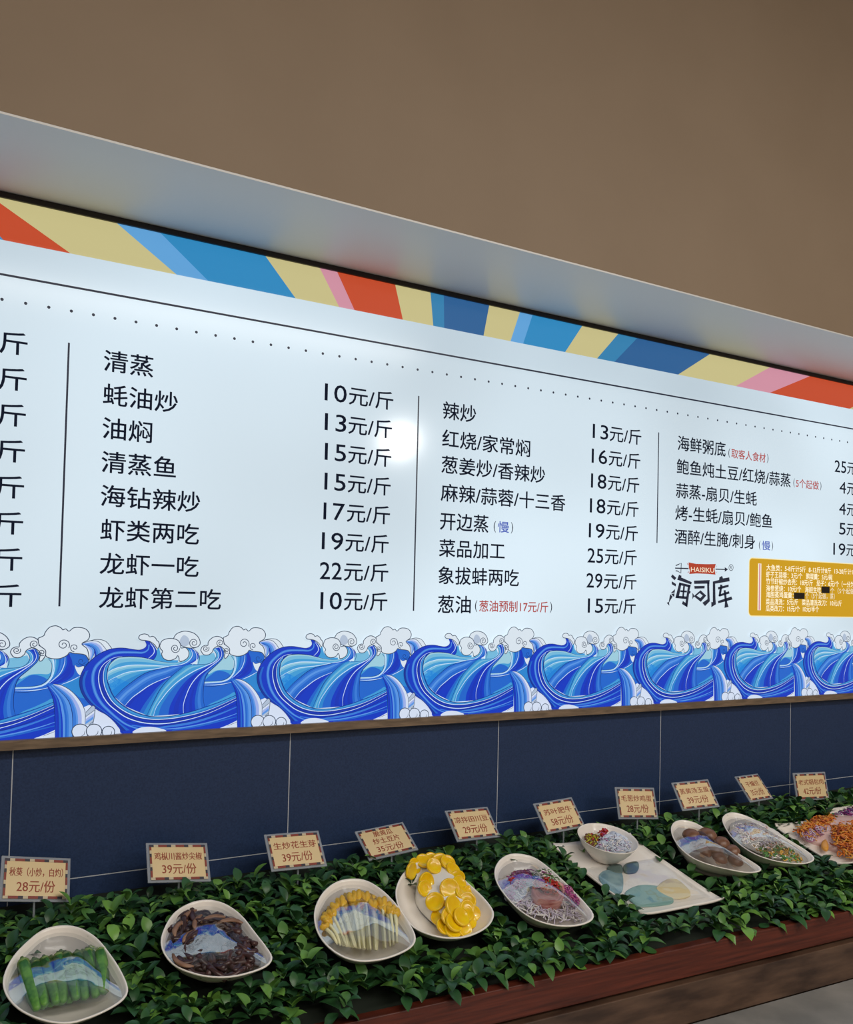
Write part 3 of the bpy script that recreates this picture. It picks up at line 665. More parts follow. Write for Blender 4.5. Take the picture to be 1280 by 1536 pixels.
for row, (nr, z) in enumerate(((9, .038), (8, .049))):
    for k in range(nr):
        f = (k + .5) / nr
        a = np.array(D1.L(27 + 130 * f, 1444 - 30 * f, z)); b = np.array(D1.L(48 + 116 * f, 1520 - 22 * f, z - .001))
        o = ok0 if first else copy_tree(ok0); first = False
        c = (a + b) / 2; dd = a - b
        o.location, o.rotation_euler = D1.thing((c[0], c[1], z + random.uniform(-.002, .002)), (random.uniform(-.05, .05), 0, math.atan2(-dd[0], dd[1]) + random.uniform(-.05, .05)))
        o.scale = (1.05, min(1.0, np.linalg.norm(dd) / .115) * random.uniform(.94, 1.04), 1.05)

def unify_label(objs): pass
# dark strips
STR = noise_color(mat('dark_strip', (.03, .015, .012), .3), lin((40, 24, 26)), lin((74, 46, 44)), 40)
TAN = noise_color(mat('tan_strip', (.3, .2, .15), .4), lin((120, 86, 66)), lin((158, 124, 100)), 30)
meshes = []
for v in range(5):
    q = MB(); Ln = .045 + .008 * v; cu = (-.012, .008, .014, -.006, .018)[v]
    pts = [(Ln * (t - .5), cu * (1 - (2 * t - 1) ** 2), .004 * math.sin(6 * t + v)) for t in np.linspace(0, 1, 9)]
    q.tube(pts, [.0042 + .0026 * abs(math.sin(9 * t + v)) for t in np.linspace(0, 1, 9)], 8, flat=.75)
    o = q.build('meat_strip', STR, None, True); meshes.append(o)
cnt = 0
def place_strip(l, rz, ry, tan=False):
    global cnt
    v = random.randrange(5)
    o = meshes[cnt] if cnt < 5 else meshes[v].copy()
    if cnt >= 5: COL.objects.link(o)
    cnt += 1
    tag(o, 'dark brown curled strip heaped in the second egg-shaped bowl from the left', 'food strip', 'dark brown strips in the bowl')
    o.location, o.rotation_euler = D2.thing(l, (random.uniform(-.4, .4), ry, rz))
R2 = [(D2.c[0] + (p[0] - D2.c[0]) * .90, D2.c[1] + (p[1] - D2.c[1]) * .90) for p in D2.rim]
tries = 0
while cnt < 140 and tries < 30000:
    tries += 1
    x = random.uniform(D2.rim[:, 0].min(), D2.rim[:, 0].max()); y = random.uniform(D2.rim[:, 1].min(), D2.rim[:, 1].max())
    if not inside((x, y), R2): continue
    rz = random.uniform(0, 6.28); ex, ey = .034 * math.cos(rz), .034 * math.sin(rz)
    if not (inside((x + ex, y + ey), R2) and inside((x - ex, y - ey), R2)): continue
    rr_ = math.hypot((x - D2.c[0]) / .09, (y - D2.c[1]) / .11)
    z = max(D2.floor(x, y) + .007, random.uniform(.036, .054))
    place_strip((x, y, z), rz, random.uniform(-.12, .12))
tnm = MB(); pts = [(.05 * (t - .5), .01 * (1 - (2 * t - 1) ** 2), 0) for t in np.linspace(0, 1, 8)]; tnm.tube(pts, [.002, .004, .005, .0055, .005, .005, .004, .002], 8, flat=.6)
t0 = tnm.build('tan_strip', TAN, None, True); first = True
for (px, py), rz in zip([(272, 1392), (290, 1404), (300, 1385), (285, 1376), (320, 1380), (275, 1440), (345, 1385)], [.9, .5, 1.2, .8, .1, 2.2, -.2]):
    o = t0 if first else t0.copy()
    if not first: COL.objects.link(o)
    first = False
    o.location, o.rotation_euler = D2.thing(D2.L(px, py, .058), (0, 0, rz)); tag(o, 'pale tan strip among the dark brown strips', 'food strip', 'tan strips in the bowl')

# sprouts
STEM = mat('sprout_stem', lin((226, 222, 178)), .3); HEADM = noise_color(mat('sprout_head', lin((214, 172, 40)), .32), lin((206, 152, 24)), lin((228, 196, 70)), 50)
sp0 = empty('peanut_sprout', 'white-stemmed sprout with yellow head in the third egg-shaped bowl', 'sprout', group='yellow-headed sprouts in the bowl')
q = MB(); pts = [(0, .11 * (t - .5), .004 * math.sin(math.pi * t)) for t in np.linspace(0, 1, 8)]; q.tube(pts, [.0018, .0028, .0031, .0032, .0032, .0034, .0038, .0046], 8); q.build('stem', STEM, sp0, True)
q = MB()
q.ellipsoid((.0032, .064, .002), (.0075, .017, .0072), 0, 10, 8, mtx=Matrix.Rotation(-.22, 3, 'Z')); q.ellipsoid((-.0032, .064, .001), (.0075, .017, .0072), 0, 10, 8, mtx=Matrix.Rotation(.22, 3, 'Z'))
q.build('head', HEADM, sp0, True)
heads = [(487, 1378), (492, 1368), (502, 1360), (512, 1352), (524, 1347), (538, 1344), (548, 1346), (560, 1348), (572, 1354), (582, 1358), (592, 1364)]
tails = [(508, 1418), (516, 1422), (524, 1425), (532, 1427), (540, 1429), (548, 1430), (556, 1430), (566, 1431), (576, 1428), (588, 1424), (596, 1418)]
first = True
for lay in range(5):
    for k in range(11):
        f = k + random.uniform(-.4, .4); f = min(max(f, 0), 9.99); i = int(f); t = f - i; z = .034 + .0042 * lay
        hx, hy = [heads[i][m] * (1 - t) + heads[i + 1][m] * t for m in (0, 1)]; tx, ty = [tails[i][m] * (1 - t) + tails[i + 1][m] * t for m in (0, 1)]
        hy += random.uniform(2, 16) - lay * .8
        a = np.array(D3.L(hx, hy, z + .006)); b = np.array(D3.L(tx, ty, z - .002)); c = (a + b) / 2; dd = a - b
        o = sp0 if first else copy_tree(sp0); first = False
        o.location, o.rotation_euler = D3.thing(tuple(c), (math.atan2(dd[2], np.linalg.norm(dd[:2])), random.uniform(-.6, .6), math.atan2(-dd[0], dd[1])))
        s = np.linalg.norm(dd) / .13; o.scale = (1., s, 1.)

# yellow slices over a white block
YEL = mat('yellow_slice', lin((238, 200, 14)), .22, .45, coat=.2, sub=.2); noise_color(YEL, lin((232, 184, 6)), lin((240, 204, 18)), 30)
WHT = mat('white_curd', lin((228, 224, 214)), .3, .5)
q = MB()
prof = [D4.L(625, 1345, .03), D4.L(680, 1392, .03), D4.L(708, 1370, .03), D4.L(672, 1298, .03), D4.L(640, 1290, .03)]
cc = np.mean([p[:2] for p in prof], axis=0); rimw = resample(smooth_curve([p[:2] for p in prof], True, 5), 30)
q.add(*rings(rimw, [(.98, .012), (1., .02), (.97, .034), (.86, .044), (.6, .052), (.3, .055), (0, .056)], cc)); o = q.build('white_curd_block', WHT, None, True); o.location = tuple(D4.o); o.rotation_euler = (D4.T, 0, 0)
tag(o, 'white curd mound under the yellow round slices', 'curd')
q = MB(); n = 26; prof = [(0, -.003), (.0155, -.003), (.0178, -.0018), (.0185, .0005), (.0178, .0028), (.0160, .0034), (.0145, .0024), (.006, .0018), (0, .0018)]
vs = [(r * math.cos(2 * math.pi * j / n), r * math.sin(2 * math.pi * j / n), z + 8 * (r * math.cos(2 * math.pi * j / n)) ** 2 * -.6) for r, z in prof for j in range(n)]
q.add(vs, [(i * n + j, i * n + (j + 1) % n, (i + 1) * n + (j + 1) % n, (i + 1) * n + j) for i in range(len(prof) - 1) for j in range(n)])
y0 = q.build('yellow_slice', YEL, None, True); first = True
K4 = [(960, 775, .03, .6, 1.1), (900, 760, .03, .55, 1.0), (1030, 770, .03, .6, 1.), (880, 700, .035, .5, 1.1), (1060, 720, .035, .6, 1.), (965, 735, .042, .6, 1.15), (1085, 680, .035, .7, .9), (1030, 680, .045, .5, 1.1), (905, 650, .045, .5, 1.),
      (850, 610, .054, .7, 1.15), (965, 640, .058, .75, 1.35), (1045, 605, .05, .6, 1.1), (1060, 560, .045, .6, 1.), (940, 535, .062, .7, 1.3), (1000, 500, .055, .5, 1.), (1010, 555, .055, .6, 1.), (985, 465, .05, .4, 1.),
      (800, 490, .060, .9, 1.15), (790, 530, .055, .7, 1.), (710, 425, .055, 1.1, 1.1), (730, 395, .05, .7, 1.), (845, 395, .064, .5, 1.05), (780, 365, .055, .3, 1.), (880, 365, .058, .3, 1.1), (930, 375, .06, .4, 1.1), (960, 415, .055, .5, 1.), (830, 355, .05, .2, 1.), (1010, 700, .05, .6, 1.1), (940, 700, .048, .6, 1.1), (1045, 650, .05, .6, 1.)]
for x, y, z, tl, s in K4:
    o = y0 if first else y0.copy()
    if not first: COL.objects.link(o)
    first = False
    o.location, o.rotation_euler = D4.thing(D4.L(440 + x / 4, 1200 + y / 4, z), (tl + random.uniform(-.15, .15), random.uniform(-.35, .35), random.uniform(-.7, .7))); o.scale = (s, s, s)
    tag(o, 'glossy yellow round slice heaped on the white curd', 'vegetable slice', 'yellow slices in the bowl')

def shreds(name, d, polypx, z0, h, count, ln, rad, mats, label, cat, wts=None, off=(0, 0), k=1., flat=1., hump=None):
    "a tangle nobody could count, as one mesh"
    z0 += d.fl
    P = [d.L(off[0] + x / k, off[1] + y / k, z0) for x, y in polypx]; xs = [p[0] for p in P]; ys = [p[1] for p in P]; cx_, cy_ = np.mean(xs), np.mean(ys)
    q = MB(); m = 0; rx = (max(xs) - min(xs)) / 2; ry = (max(ys) - min(ys)) / 2
    while m < count:
        x, y = random.uniform(min(xs), max(xs)), random.uniform(min(ys), max(ys))
        if not inside((x, y), P): continue
        t = min(1, math.hypot((x - cx_) / rx, (y - cy_) / ry)); top = h * (1 - t ** 2)
        z = z0 + top * random.uniform(.55, 1.)
        a = random.uniform(0, 6.28); L_ = ln * random.uniform(.6, 1.3); c = random.uniform(-.4, .4) * L_
        pts = []
        for u in np.linspace(-.5, .5, 6):
            e = c * (1 - 4 * u * u); pts.append((x + L_ * u * math.cos(a) - e * math.sin(a), y + L_ * u * math.sin(a) + e * math.cos(a), z + .003 * math.sin(5 * u + m) - L_ * .25 * abs(u) * t))
        q.tube(pts, rad, 5, mi=int(rng.choice(len(mats), p=wts)) if len(mats) > 1 else 0, flat=flat); m += 1
    o = q.build(name, mats, None, True); o.location = tuple(d.o); o.rotation_euler = (d.T, 0, 0)
    return tag(o, label, cat, kind='stuff')
def lump(name, d, polypx, z0, h, m, label, cat, off=(0, 0), k=1., amp=.002, parent=None):
    z0 += d.fl
    P = resample(smooth_curve([d.L(off[0] + x / k, off[1] + y / k, z0)[:2] for x, y in polypx], True, 5), 40); c = P.mean(axis=0)
    prof = [(1., z0 - .008), (1., z0)] + [(math.cos(t), z0 + h * math.sin(t)) for t in np.linspace(.15, 1.5, 9)] + [(0, z0 + h)]
    vs, fs = rings(P, prof, c); vs = [(x + amp * math.sin(190 * y + 60 * z), y + amp * math.sin(210 * x), z + amp * math.sin(160 * x + 130 * y)) for x, y, z in vs]
    q = MB(); q.add(vs, fs); o = q.build(name, m, None, True); o.location = tuple(d.o); o.rotation_euler = (d.T, 0, 0)
    return tag(o, label, cat)
# pink meat roll bowl
C5 = dict(off=(640, 1160), k=4)
LILAC = mat('lilac_noodle', lin((206, 196, 216)), .35); PURP = mat('purple_shred', lin((150, 60, 128)), .35); PURP2 = mat('pink_shred', lin((186, 90, 140)), .35)
CHILI = mat('chili_red', lin((176, 40, 24)), .25); GREENB = mat('scallion_green', lin((84, 120, 58)), .35); WH = mat('white_shred', lin((232, 228, 224)), .35)
shreds('white_noodle_bed', D5, [(490, 750), (540, 690), (640, 640), (800, 660), (900, 800), (930, 860), (800, 880), (660, 850), (560, 810)], .018, .016, 420, .035, .0013, [LILAC, WH], 'pale lilac shredded bed under the pink meat roll', 'shredded garnish', [.5, .5], **C5)
shreds('purple_shreds', D5, [(480, 700), (500, 650), (540, 610), (620, 585), (650, 620), (600, 660), (540, 690), (500, 735)], .03, .018, 170, .028, .0012, [PURP, PURP2, CHILI], 'heap of purple red shreds left of the pink meat roll', 'shredded garnish', [.5, .35, .15], **C5)
shreds('purple_wisps', D5, [(800, 660), (840, 680), (910, 780), (890, 800), (840, 740)], .032, .010, 60, .022, .0011, [PURP, PURP2], 'thin line of purple shreds right of the pink meat roll', 'shredded garnish', [.6, .4], **C5)
MEAT = noise_color(mat('pink_meat', lin((190, 110, 108)), .3, sub=.2), lin((170, 84, 84)), lin((214, 158, 150)), 45, stretch=(1, 1, 4))
P = [D5.L(640 + x / 4, 1160 + y / 4, .045) for x, y in [(632, 700), (640, 770), (700, 805), (780, 810), (815, 770), (812, 700), (740, 670)]]
rw = resample(smooth_curve([p_[:2] for p_ in P], True, 5), 40); c = rw.mean(axis=0)
vs, fs = rings(rw, [(.9, .024), (1., .03), (1.02, .046), (1., .060), (.93, .0615), (.86, .060), (.80, .057), (.72, .0595), (.62, .0585), (.5, .0565), (.4, .0585), (.2, .057), (0, .058)], c)
q = MB(); q.add(vs, fs); o = q.build('meat_roll', MEAT, None, True); o.location = tuple(D5.o); o.rotation_euler = (D5.T, 0, 0); tag(o, 'round pink meat roll standing in the bowl under red chili', 'meat roll')
shreds('chili_topping', D5, [(650, 650), (700, 630), (800, 670), (800, 710), (730, 720), (660, 690)], .047, .010, 110, .018, .0016, [CHILI, GREENB], 'red chili topping on the pink meat roll', 'chili', [.85, .15], **C5)
shreds('herb_garnish', D5, [(640, 590), (720, 590), (790, 640), (740, 660), (660, 640)], .043, .014, 70, .02, .0012, [GREENB, WH, PURP], 'white and green shredded garnish behind the red chili', 'garnish', [.4, .45, .15], **C5)
# mushroom caps
CAP = noise_color(mat('mushroom_brown', lin((120, 82, 62)), .35), lin((104, 68, 50)), lin((140, 102, 80)), 25); GILL = mat('mushroom_stalk', lin((206, 176, 152)), .5)
mu0 = empty('mushroom', 'round brown mushroom cap in the egg-shaped bowl right of the rectangular plate', 'mushroom', group='brown mushroom caps in the bowl')
q = MB(); n = 20; pr = [(0, .013), (.006, .0125), (.013, .0095), (.018, .004), (.0192, -.001), (.017, -.0045), (.012, -.003), (.0, -.003)]
q.add([(r * math.cos(2 * math.pi * j / n), r * math.sin(2 * math.pi * j / n), z) for r, z in pr for j in range(n)], [(i * n + j, (i + 1) * n + j, (i + 1) * n + (j + 1) % n, i * n + (j + 1) % n) for i in range(len(pr) - 1) for j in range(n)]); q.build('cap', CAP, mu0, True)
q = MB(); q.tube([(0, 0, -.002), (0, 0, -.008), (0, 0, -.014)], [.006, .0055, .006], 10); q.build('stalk', GILL, mu0, True)
first = True
for x, y, z, s in [(930, 400, .055, 1.35), (1030, 395, .055, 1.4), (1120, 445, .053, 1.2), (985, 440, .050, 1.2), (1080, 490, .050, 1.2), (1190, 495, .050, 1.1), (1010, 500, .046, 1.1), (1110, 545, .046, 1.1), (1210, 560, .046, 1.1), (960, 470, .046, 1.)]:
    o = mu0 if first else copy_tree(mu0); first = False
    o.location, o.rotation_euler = D8.thing(D8.L(820 + x / 4.267, 1160 + y / 4.267, z), (random.uniform(-.1, .4), random.uniform(-.2, .2), random.uniform(0, 6))); o.scale = (s, s, s)
# white mound bowl
C9 = dict(off=(980, 1130), k=4.267)
YB_ = mat('yellow_bit', lin((206, 160, 66)), .35); GB_ = mat('green_bit', lin((92, 150, 74)), .35); SH = mat('pink_shrimp', lin((206, 160, 140)), .35)
lump('white_mound', D9, [(490, 470), (540, 440), (640, 440), (760, 500), (860, 570), (900, 640), (800, 660), (700, 630), (600, 580), (530, 530)], .022, .026, WH, 'smooth white mound in the egg-shaped bowl beside the far plates', 'white curd', **C9)
shreds('pale_shreds', D9, [(500, 470), (560, 440), (700, 460), (800, 540), (850, 600), (700, 610), (600, 570)], .046, .006, 200, .02, .0013, [WH, LILAC, SH], 'pale shreds spread over the smooth white mound', 'shredded garnish', [.6, .25, .15], **C9)
shreds('vegetable_bits', D9, [(640, 600), (700, 590), (800, 590), (860, 600), (930, 650), (960, 680), (880, 690), (740, 660)], .036, .012, 150, .016, .0022, [GB_, YB_, WH], 'green and yellow vegetable bits in front of the white mound', 'vegetable bits', [.5, .38, .12], flat=.6, **C9)

# ------------------------------------------------------------------ rectangular plates
def make_plate(d, TL, BL, BR, label, name='rectangular_plate'):
    TL, BL, BR = [np.array(p[:2]) for p in (TL, BL, BR)]
    U = BR - BL; V = TL - BL
    e = d.empty(name, label, 'plate', 'white rectangular plates')
    NU, NV = 24, 30
    def surf(a, b, off):
        p = BL + U * a + V * b
        ex = max(abs(2 * a - 1), abs(2 * b - 1) ) 
        eu, ev = abs(2 * a - 1), abs(2 * b - 1)
        z = .016 * max(0, (ev - .72) / .28) ** 1.6 + .012 * max(0, (eu - .86) / .14) ** 1.5
        z = max(.016 * max(0, (ev - .72) / .28) ** 1.6, .011 * max(0, (eu - .84) / .16) ** 1.5) + .006 * (eu * ev) ** 6
        return (p[0], p[1], z + off)
    q = MB(); vs = []; 
    for off in (.006, 0):
        for j in range(NV + 1):
            for i in range(NU + 1):
                vs.append(surf(i / NU, j / NV, off))
    W_ = NU + 1; K = W_ * (NV + 1); fs = []
    for j in range(NV):
        for i in range(NU):
            a = j * W_ + i; fs.append((a, a + 1, a + W_ + 1, a + W_)); fs.append((K + a, K + a + W_, K + a + W_ + 1, K + a + 1))
    for i in range(NU): fs += [(i, K + i, K + i + 1, i + 1), (NV * W_ + i, NV * W_ + i + 1, K + NV * W_ + i + 1, K + NV * W_ + i)]
    for j in range(NV): fs += [(j * W_, (j + 1) * W_, K + (j + 1) * W_, K + j * W_), (j * W_ + NU, K + j * W_ + NU, K + (j + 1) * W_ + NU, (j + 1) * W_ + NU)]
    q.add(vs, fs); o = q.build('plate_body', CERAMIC, e, True)
    q = MB(); q.box((0, 0, 0), (1, 1, 1)); q = MB()
    m = [BL + U * a + V * b for a, b in ((.2, .2), (.8, .2), (.8, .8), (.2, .8))]
    q.add([(p[0], p[1], z) for z in (-.006, .0005) for p in m], [(3, 2, 1, 0), (4, 5, 6, 7), (0, 1, 5, 4), (1, 2, 6, 5), (2, 3, 7, 6), (3, 0, 4, 7)]); q.build('foot', CERAMIC, e)
    FOOT.append([d.W((p[0], p[1], .02))[:2] for p in (BL - U * .05 - V * .05, BL + U * 1.05 - V * .05, BL + U * 1.05 + V * 1.0, BL - U * .05 + V * 1.03)])
    d.BL, d.U, d.V = BL, U, V
    return e
PT = math.radians(19)
D6 = Dish([(828, 1268), (965, 1373), (1086, 1350), (965, 1247)], PT, .03, .012)
make_plate(D6, D6.L(829, 1268, .02), D6.L(966, 1373, .02), D6.L(1086, 1350, .02), 'white rectangular plate with upturned ends carrying a small round bowl')
D10 = Dish([(1162, 1238), (1259, 1297), (1350, 1280), (1250, 1225)], PT, .03, .012)
make_plate(D10, D10.L(1162, 1238, .02), D10.L(1259, 1297, .02), D10.L(1362, 1280, .02), 'white rectangular plate heaped with orange shreds at the right edge')
D11 = Dish([(1240, 1216), (1300, 1240), (1380, 1225), (1320, 1200)], PT, .03, .012)
make_plate(D11, D11.L(1238, 1215, .02), D11.L(1302, 1248, .02), D11.L(1385, 1232, .02), 'white plate with purple shreds behind the orange heap')
# small bowl on the plate
rimpx = [(868, 1255), (911, 1244.5), (958, 1270), (930, 1280.7)]
cz = D6.L(913, 1262, .055)
q = MB(); n = 40; r0 = .080; pr = [(0, 0), (.5, 0), (.52, .004), (.7, .018), (.86, .034), (.97, .050), (1.0, .054), (.985, .0545), (.95, .050), (.83, .034), (.66, .019), (.4, .008), (0, .006)]
e = empty('small_bowl', 'small round white bowl standing on the rectangular plate', 'bowl', tuple(D6.W((cz[0], cz[1], .0085))), (PT - .10, 0, 0))
q.add([(s * r0 * math.cos(2 * math.pi * j / n), s * r0 * math.sin(2 * math.pi * j / n), z) for s, z in pr for j in range(n)], [(i * n + j, i * n + (j + 1) % n, (i + 1) * n + (j + 1) % n, (i + 1) * n + j) for i in range(len(pr) - 1) for j in range(n)]); q.build('shell', CERAMIC, e, True)
BD = D6
class Sub(Dish):
    def __init__(s, o, tilt): s.o = np.array(o); s.T = tilt; s.n = np.array([0, -math.sin(tilt), math.cos(tilt)]); s.u = np.array([0, math.cos(tilt), math.sin(tilt)])
D7 = Sub(e.location, PT - .10)
C7 = dict(off=(860, 1235), k=8.53)
LB = mat('ice_blue_shred', lin((206, 216, 232)), .3); BRN = mat('brown_bit', lin((110, 66, 40)), .4); YLG = mat('lime_bit', lin((178, 176, 40)), .35)
lump('shredded_mound', D7, [(330, 300), (350, 220), (430, 170), (560, 180), (680, 240), (730, 320), (640, 355), (480, 350)], .034, .026, LB, 'pale blue white mound in the small round bowl', 'shredded food', amp=.0025, **C7)
shreds('mound_shreds', D7, [(330, 300), (350, 220), (430, 170), (560, 180), (680, 240), (730, 320), (640, 355), (480, 350)], .040, .022, 260, .018, .0012, [LB, WH, PURP, DBLUE if False else LILAC], 'white and purple shreds topping the small bowl mound', 'shredded garnish', [.5, .3, .08, .12], **C7)
shreds('red_topping', D7, [(330, 130), (380, 80), (430, 90), (440, 130), (360, 160)], .050, .008, 40, .012, .0018, [CHILI, PURP2], 'small red topping at the back of the small bowl', 'chili', [.8, .2], **C7)
shreds('brown_bits', D7, [(150, 200), (220, 150), (320, 150), (320, 230), (260, 300), (180, 280)], .036, .012, 90, .012, .0022, [BRN, YLG, CHILI], 'brown and lime bits at the left of the small bowl', 'vegetable bits', [.6, .28, .12], flat=.6, **C7)
# slices, egg and a painted film reflection on the plate
SLC = mat('grey_green_slice', lin((84, 108, 104)), .3); SLB = noise_color(mat('blue_grey_slice', lin((110, 150, 165)), .3), lin((96, 140, 160)), lin((150, 182, 188)), 30); EGGM = mat('cream_sheet', lin((222, 206, 160)), .35)
def slab_food(name, d, pts, z0, h, m, label, cat, off, k):
    P = resample(smooth_curve([d.L(off[0] + x / k, off[1] + y / k, z0)[:2] for x, y in pts], True, 5), 36); c = P.mean(axis=0)
    q = MB(); q.add(*rings(P, [(.0, z0), (.97, z0), (1., z0 + h * .4), (.98, z0 + h * .85), (.92, z0 + h), (.5, z0 + h * 1.15), (0, z0 + h * 1.2)], c)); o = q.build(name, m, None, True); o.location = tuple(d.o); o.rotation_euler = (d.T, 0, 0)
    return tag(o, label, cat)
Z6 = .0068
slab_food('grey_slice', D6, [(430, 590), (500, 545), (600, 545), (630, 600), (620, 655), (520, 645)], Z6, .006, SLC, 'grey green oval slice on the plate, left of its twin', 'food slice', (860, 1235), 8.53)
slab_food('grey_slice', D6, [(640, 560), (720, 515), (820, 510), (840, 580), (800, 640), (690, 650), (642, 620)], Z6, .006, SLC, 'grey green oval slice on the plate, right of its twin', 'food slice', (860, 1235), 8.53)
slab_food('cream_sheet', D6, [(700, 745), (760, 690), (830, 685), (900, 740), (920, 790), (840, 810), (760, 790)], Z6, .005, EGGM, 'pale cream egg sheet lying at the right of the plate', 'egg sheet', (820, 1160), 4.267)
slab_food('blue_slice', D6, [(335, 660), (380, 625), (480, 640), (485, 760), (430, 770), (360, 720)], Z6, .004, SLB, 'pale blue grey oval slice near the left plate edge', 'food slice', (820, 1160), 4.267)
slab_food('teal_reflection', D6, [(500, 770), (600, 720), (740, 735), (800, 790), (800, 840), (620, 860), (560, 840)], Z6, .004, mat('teal_reflection_tint', lin((128, 170, 164)), .35), 'pale teal sheet painted as a board reflection at the front of the plate', 'food slice', (820, 1160), 4.267)  # teal colour stands in for the lit board mirrored in the film
# film over the plate and its bowl
def plate_film(d, label, hump=None, a0=.05, b0=.05, b1=.95, base=.024):
    q = MB(); NU, NV = 26, 30; vs = []
    for j in range(NV + 1):
        for i in range(NU + 1):
            a = a0 + (1 - 2 * a0) * i / NU; b = b0 + (b1 - b0) * j / NV
            p = d.BL + d.U * a + d.V * b
            z = base + .0012 * math.sin(9 * a + 4 * b) * math.sin(7 * b + 1)
            edge = min(i, NU - i, j, NV - j); 
            if edge == 0: z = base - .004
            if hump:
                r = math.hypot((p[0] - hump[0]), (p[1] - hump[1])); z = max(z, base + hump[3] * min(1, max(0, 1 - (r - hump[2]) / .10)) ** 1.5)
            vs.append((p[0], p[1], z))
    W_ = NU + 1; q.add(vs, [(j * W_ + i, j * W_ + i + 1, (j + 1) * W_ + i + 1, (j + 1) * W_ + i) for j in range(NV) for i in range(NU)])
    o = q.build('cling_film', FILM, None, True); o.location = tuple(d.o); o.rotation_euler = (d.T, 0, 0); return tag(o, label, 'cling film', 'cling film over the dishes')
plate_film(D6, 'cling film stretched over the slices on the plate in front of the small bowl', None, b0=.08, b1=.66, base=.019)
# orange heap
ORG = mat('orange_shred', lin((206, 112, 34)), .3); ORG2 = mat('amber_shred', lin((214, 150, 60)), .3); RST = mat('rust_shred', lin((150, 66, 28)), .3)
C10 = dict(off=(1125, 1200), k=8.258)
lump('curd_mound', D10, [(620, 420), (760, 300), (1000, 200), (1400, 260), (1500, 480), (1400, 640), (1150, 660), (900, 560), (740, 510)], .012, .022, mat('pinkish_curd', lin((214, 180, 176)), .4), 'pinkish white curd under the orange shreds', 'curd', **C10)
shreds('orange_shreds', D10, [(1030, 380), (1150, 270), (1400, 250), (1550, 450), (1450, 660), (1250, 690), (1130, 670), (1060, 560)], .030, .022, 420, .034, .002, [ORG, ORG2, RST], 'heap of orange shreds at the right of the plate', 'shredded food', [.5, .28, .22], **C10)
shreds('amber_shreds', D10, [(590, 380), (760, 300), (900, 220), (1050, 190), (1080, 240), (900, 320), (800, 380), (650, 420)], .026, .014, 260, .03, .0019, [ORG, ORG2, RST], 'row of amber and orange shreds along the back of the plate', 'shredded food', [.4, .35, .25], **C10)
shreds('mauve_shreds', D10, [(640, 430), (800, 380), (950, 300), (1000, 340), (880, 420), (760, 500)], .028, .010, 120, .022, .0015, [mat('mauve_shred', lin((170, 110, 140)), .35), LILAC, ORG2], 'mauve shreds beside the amber row on the plate', 'shredded food', [.5, .3, .2], **C10)
slab_food('yellow_wedge', D10, [(880, 560), (930, 510), (970, 590), (960, 640), (900, 620)], .02, .008, ORG2, 'single yellow wedge in front of the orange heap', 'vegetable slice', (1125, 1200), 8.258)
shreds('violet_shreds', D11, [(1060, 180), (1200, 150), (1400, 110), (1600, 160), (1500, 250), (1250, 230)], .012, .016, 220, .025, .0017, [PURP, LILAC, mat('violet_shred', lin((92, 52, 120)), .35)], 'violet shreds on the far plate behind the orange heap', 'shredded food', [.4, .25, .35], **C10)

# ------------------------------------------------------------------ price cards
CARD = noise_color(mat('cream_card', (.6, .5, .33), .45), lin((222, 198, 150)), lin((228, 206, 160)), 8)
CINK = mat('card_red_ink', lin((150, 60, 36)), .5); CB = [mat('card_navy', lin((52, 48, 62)), .5), mat('card_white', lin((200, 186, 158)), .5), mat('card_maroon', lin((134, 56, 44)), .5)]
SW, SH_ = .135, .088
poses = [((.168, -.087, 1.017), (-34.3, 12.6, 11.6)), ((.447, -.085, 1.013), (-41.3, 7.9, 4.1)), ((.705, -.103, 1.011), (-42.2, 3.3, 3.3)), ((.944, -.086, 1.0), (-55.7, -3.1, 3.1)), ((1.188, -.089, 1.015), (-45.3, 2.2, 3.5)),
         ((1.455, -.103, 1.012), (-39.8, -1.6, 2.6)), ((1.733, -.101, 1.017), (-20.8, 4.3, -7.2)), ((1.96, -.107, 1.021), (-36.6, -1.1, -7.3)), ((2.22, -.102, 1.018), (-39.5, 2.6, 10.5)), ((2.497, -.099, .998), (-14., 1., -9.3))]
texts = [(['秋葵（小炒，白灼）'], '28元/份'), (['鸡枞川酱炒尖椒'], '39元/份'), (['生炒花生芽'], '39元/份'), (['脆黄瓜', '炒土豆片'], '35元/份'), (['凉拌田川豆'], '29元/份'), (['苏叶肥牛'], '58元/份'), (['毛葱炒鸡蛋'], '28元/份'), (['蒸黄汤玉蛋'], '39元/份'), (['干煸豆'], '35元/份'), (['老式锅包肉'], '42元/份')]
slab_ = ['cream price card in clear holder reading 28 at the left edge', 'cream price card above the bowl of dark brown strips', 'tilted cream price card between the brown strips and the sprouts', 'strongly reclined three-line price card behind the yellow slices',
         'pale price card behind the pink meat roll bowl', 'price card reading 58 left of the small round bowl', 'upright price card just behind the small round bowl', 'reclined price card behind the mushroom bowl', 'narrow pale price card behind the white mound bowl', 'price card reading 42 farthest to the right']
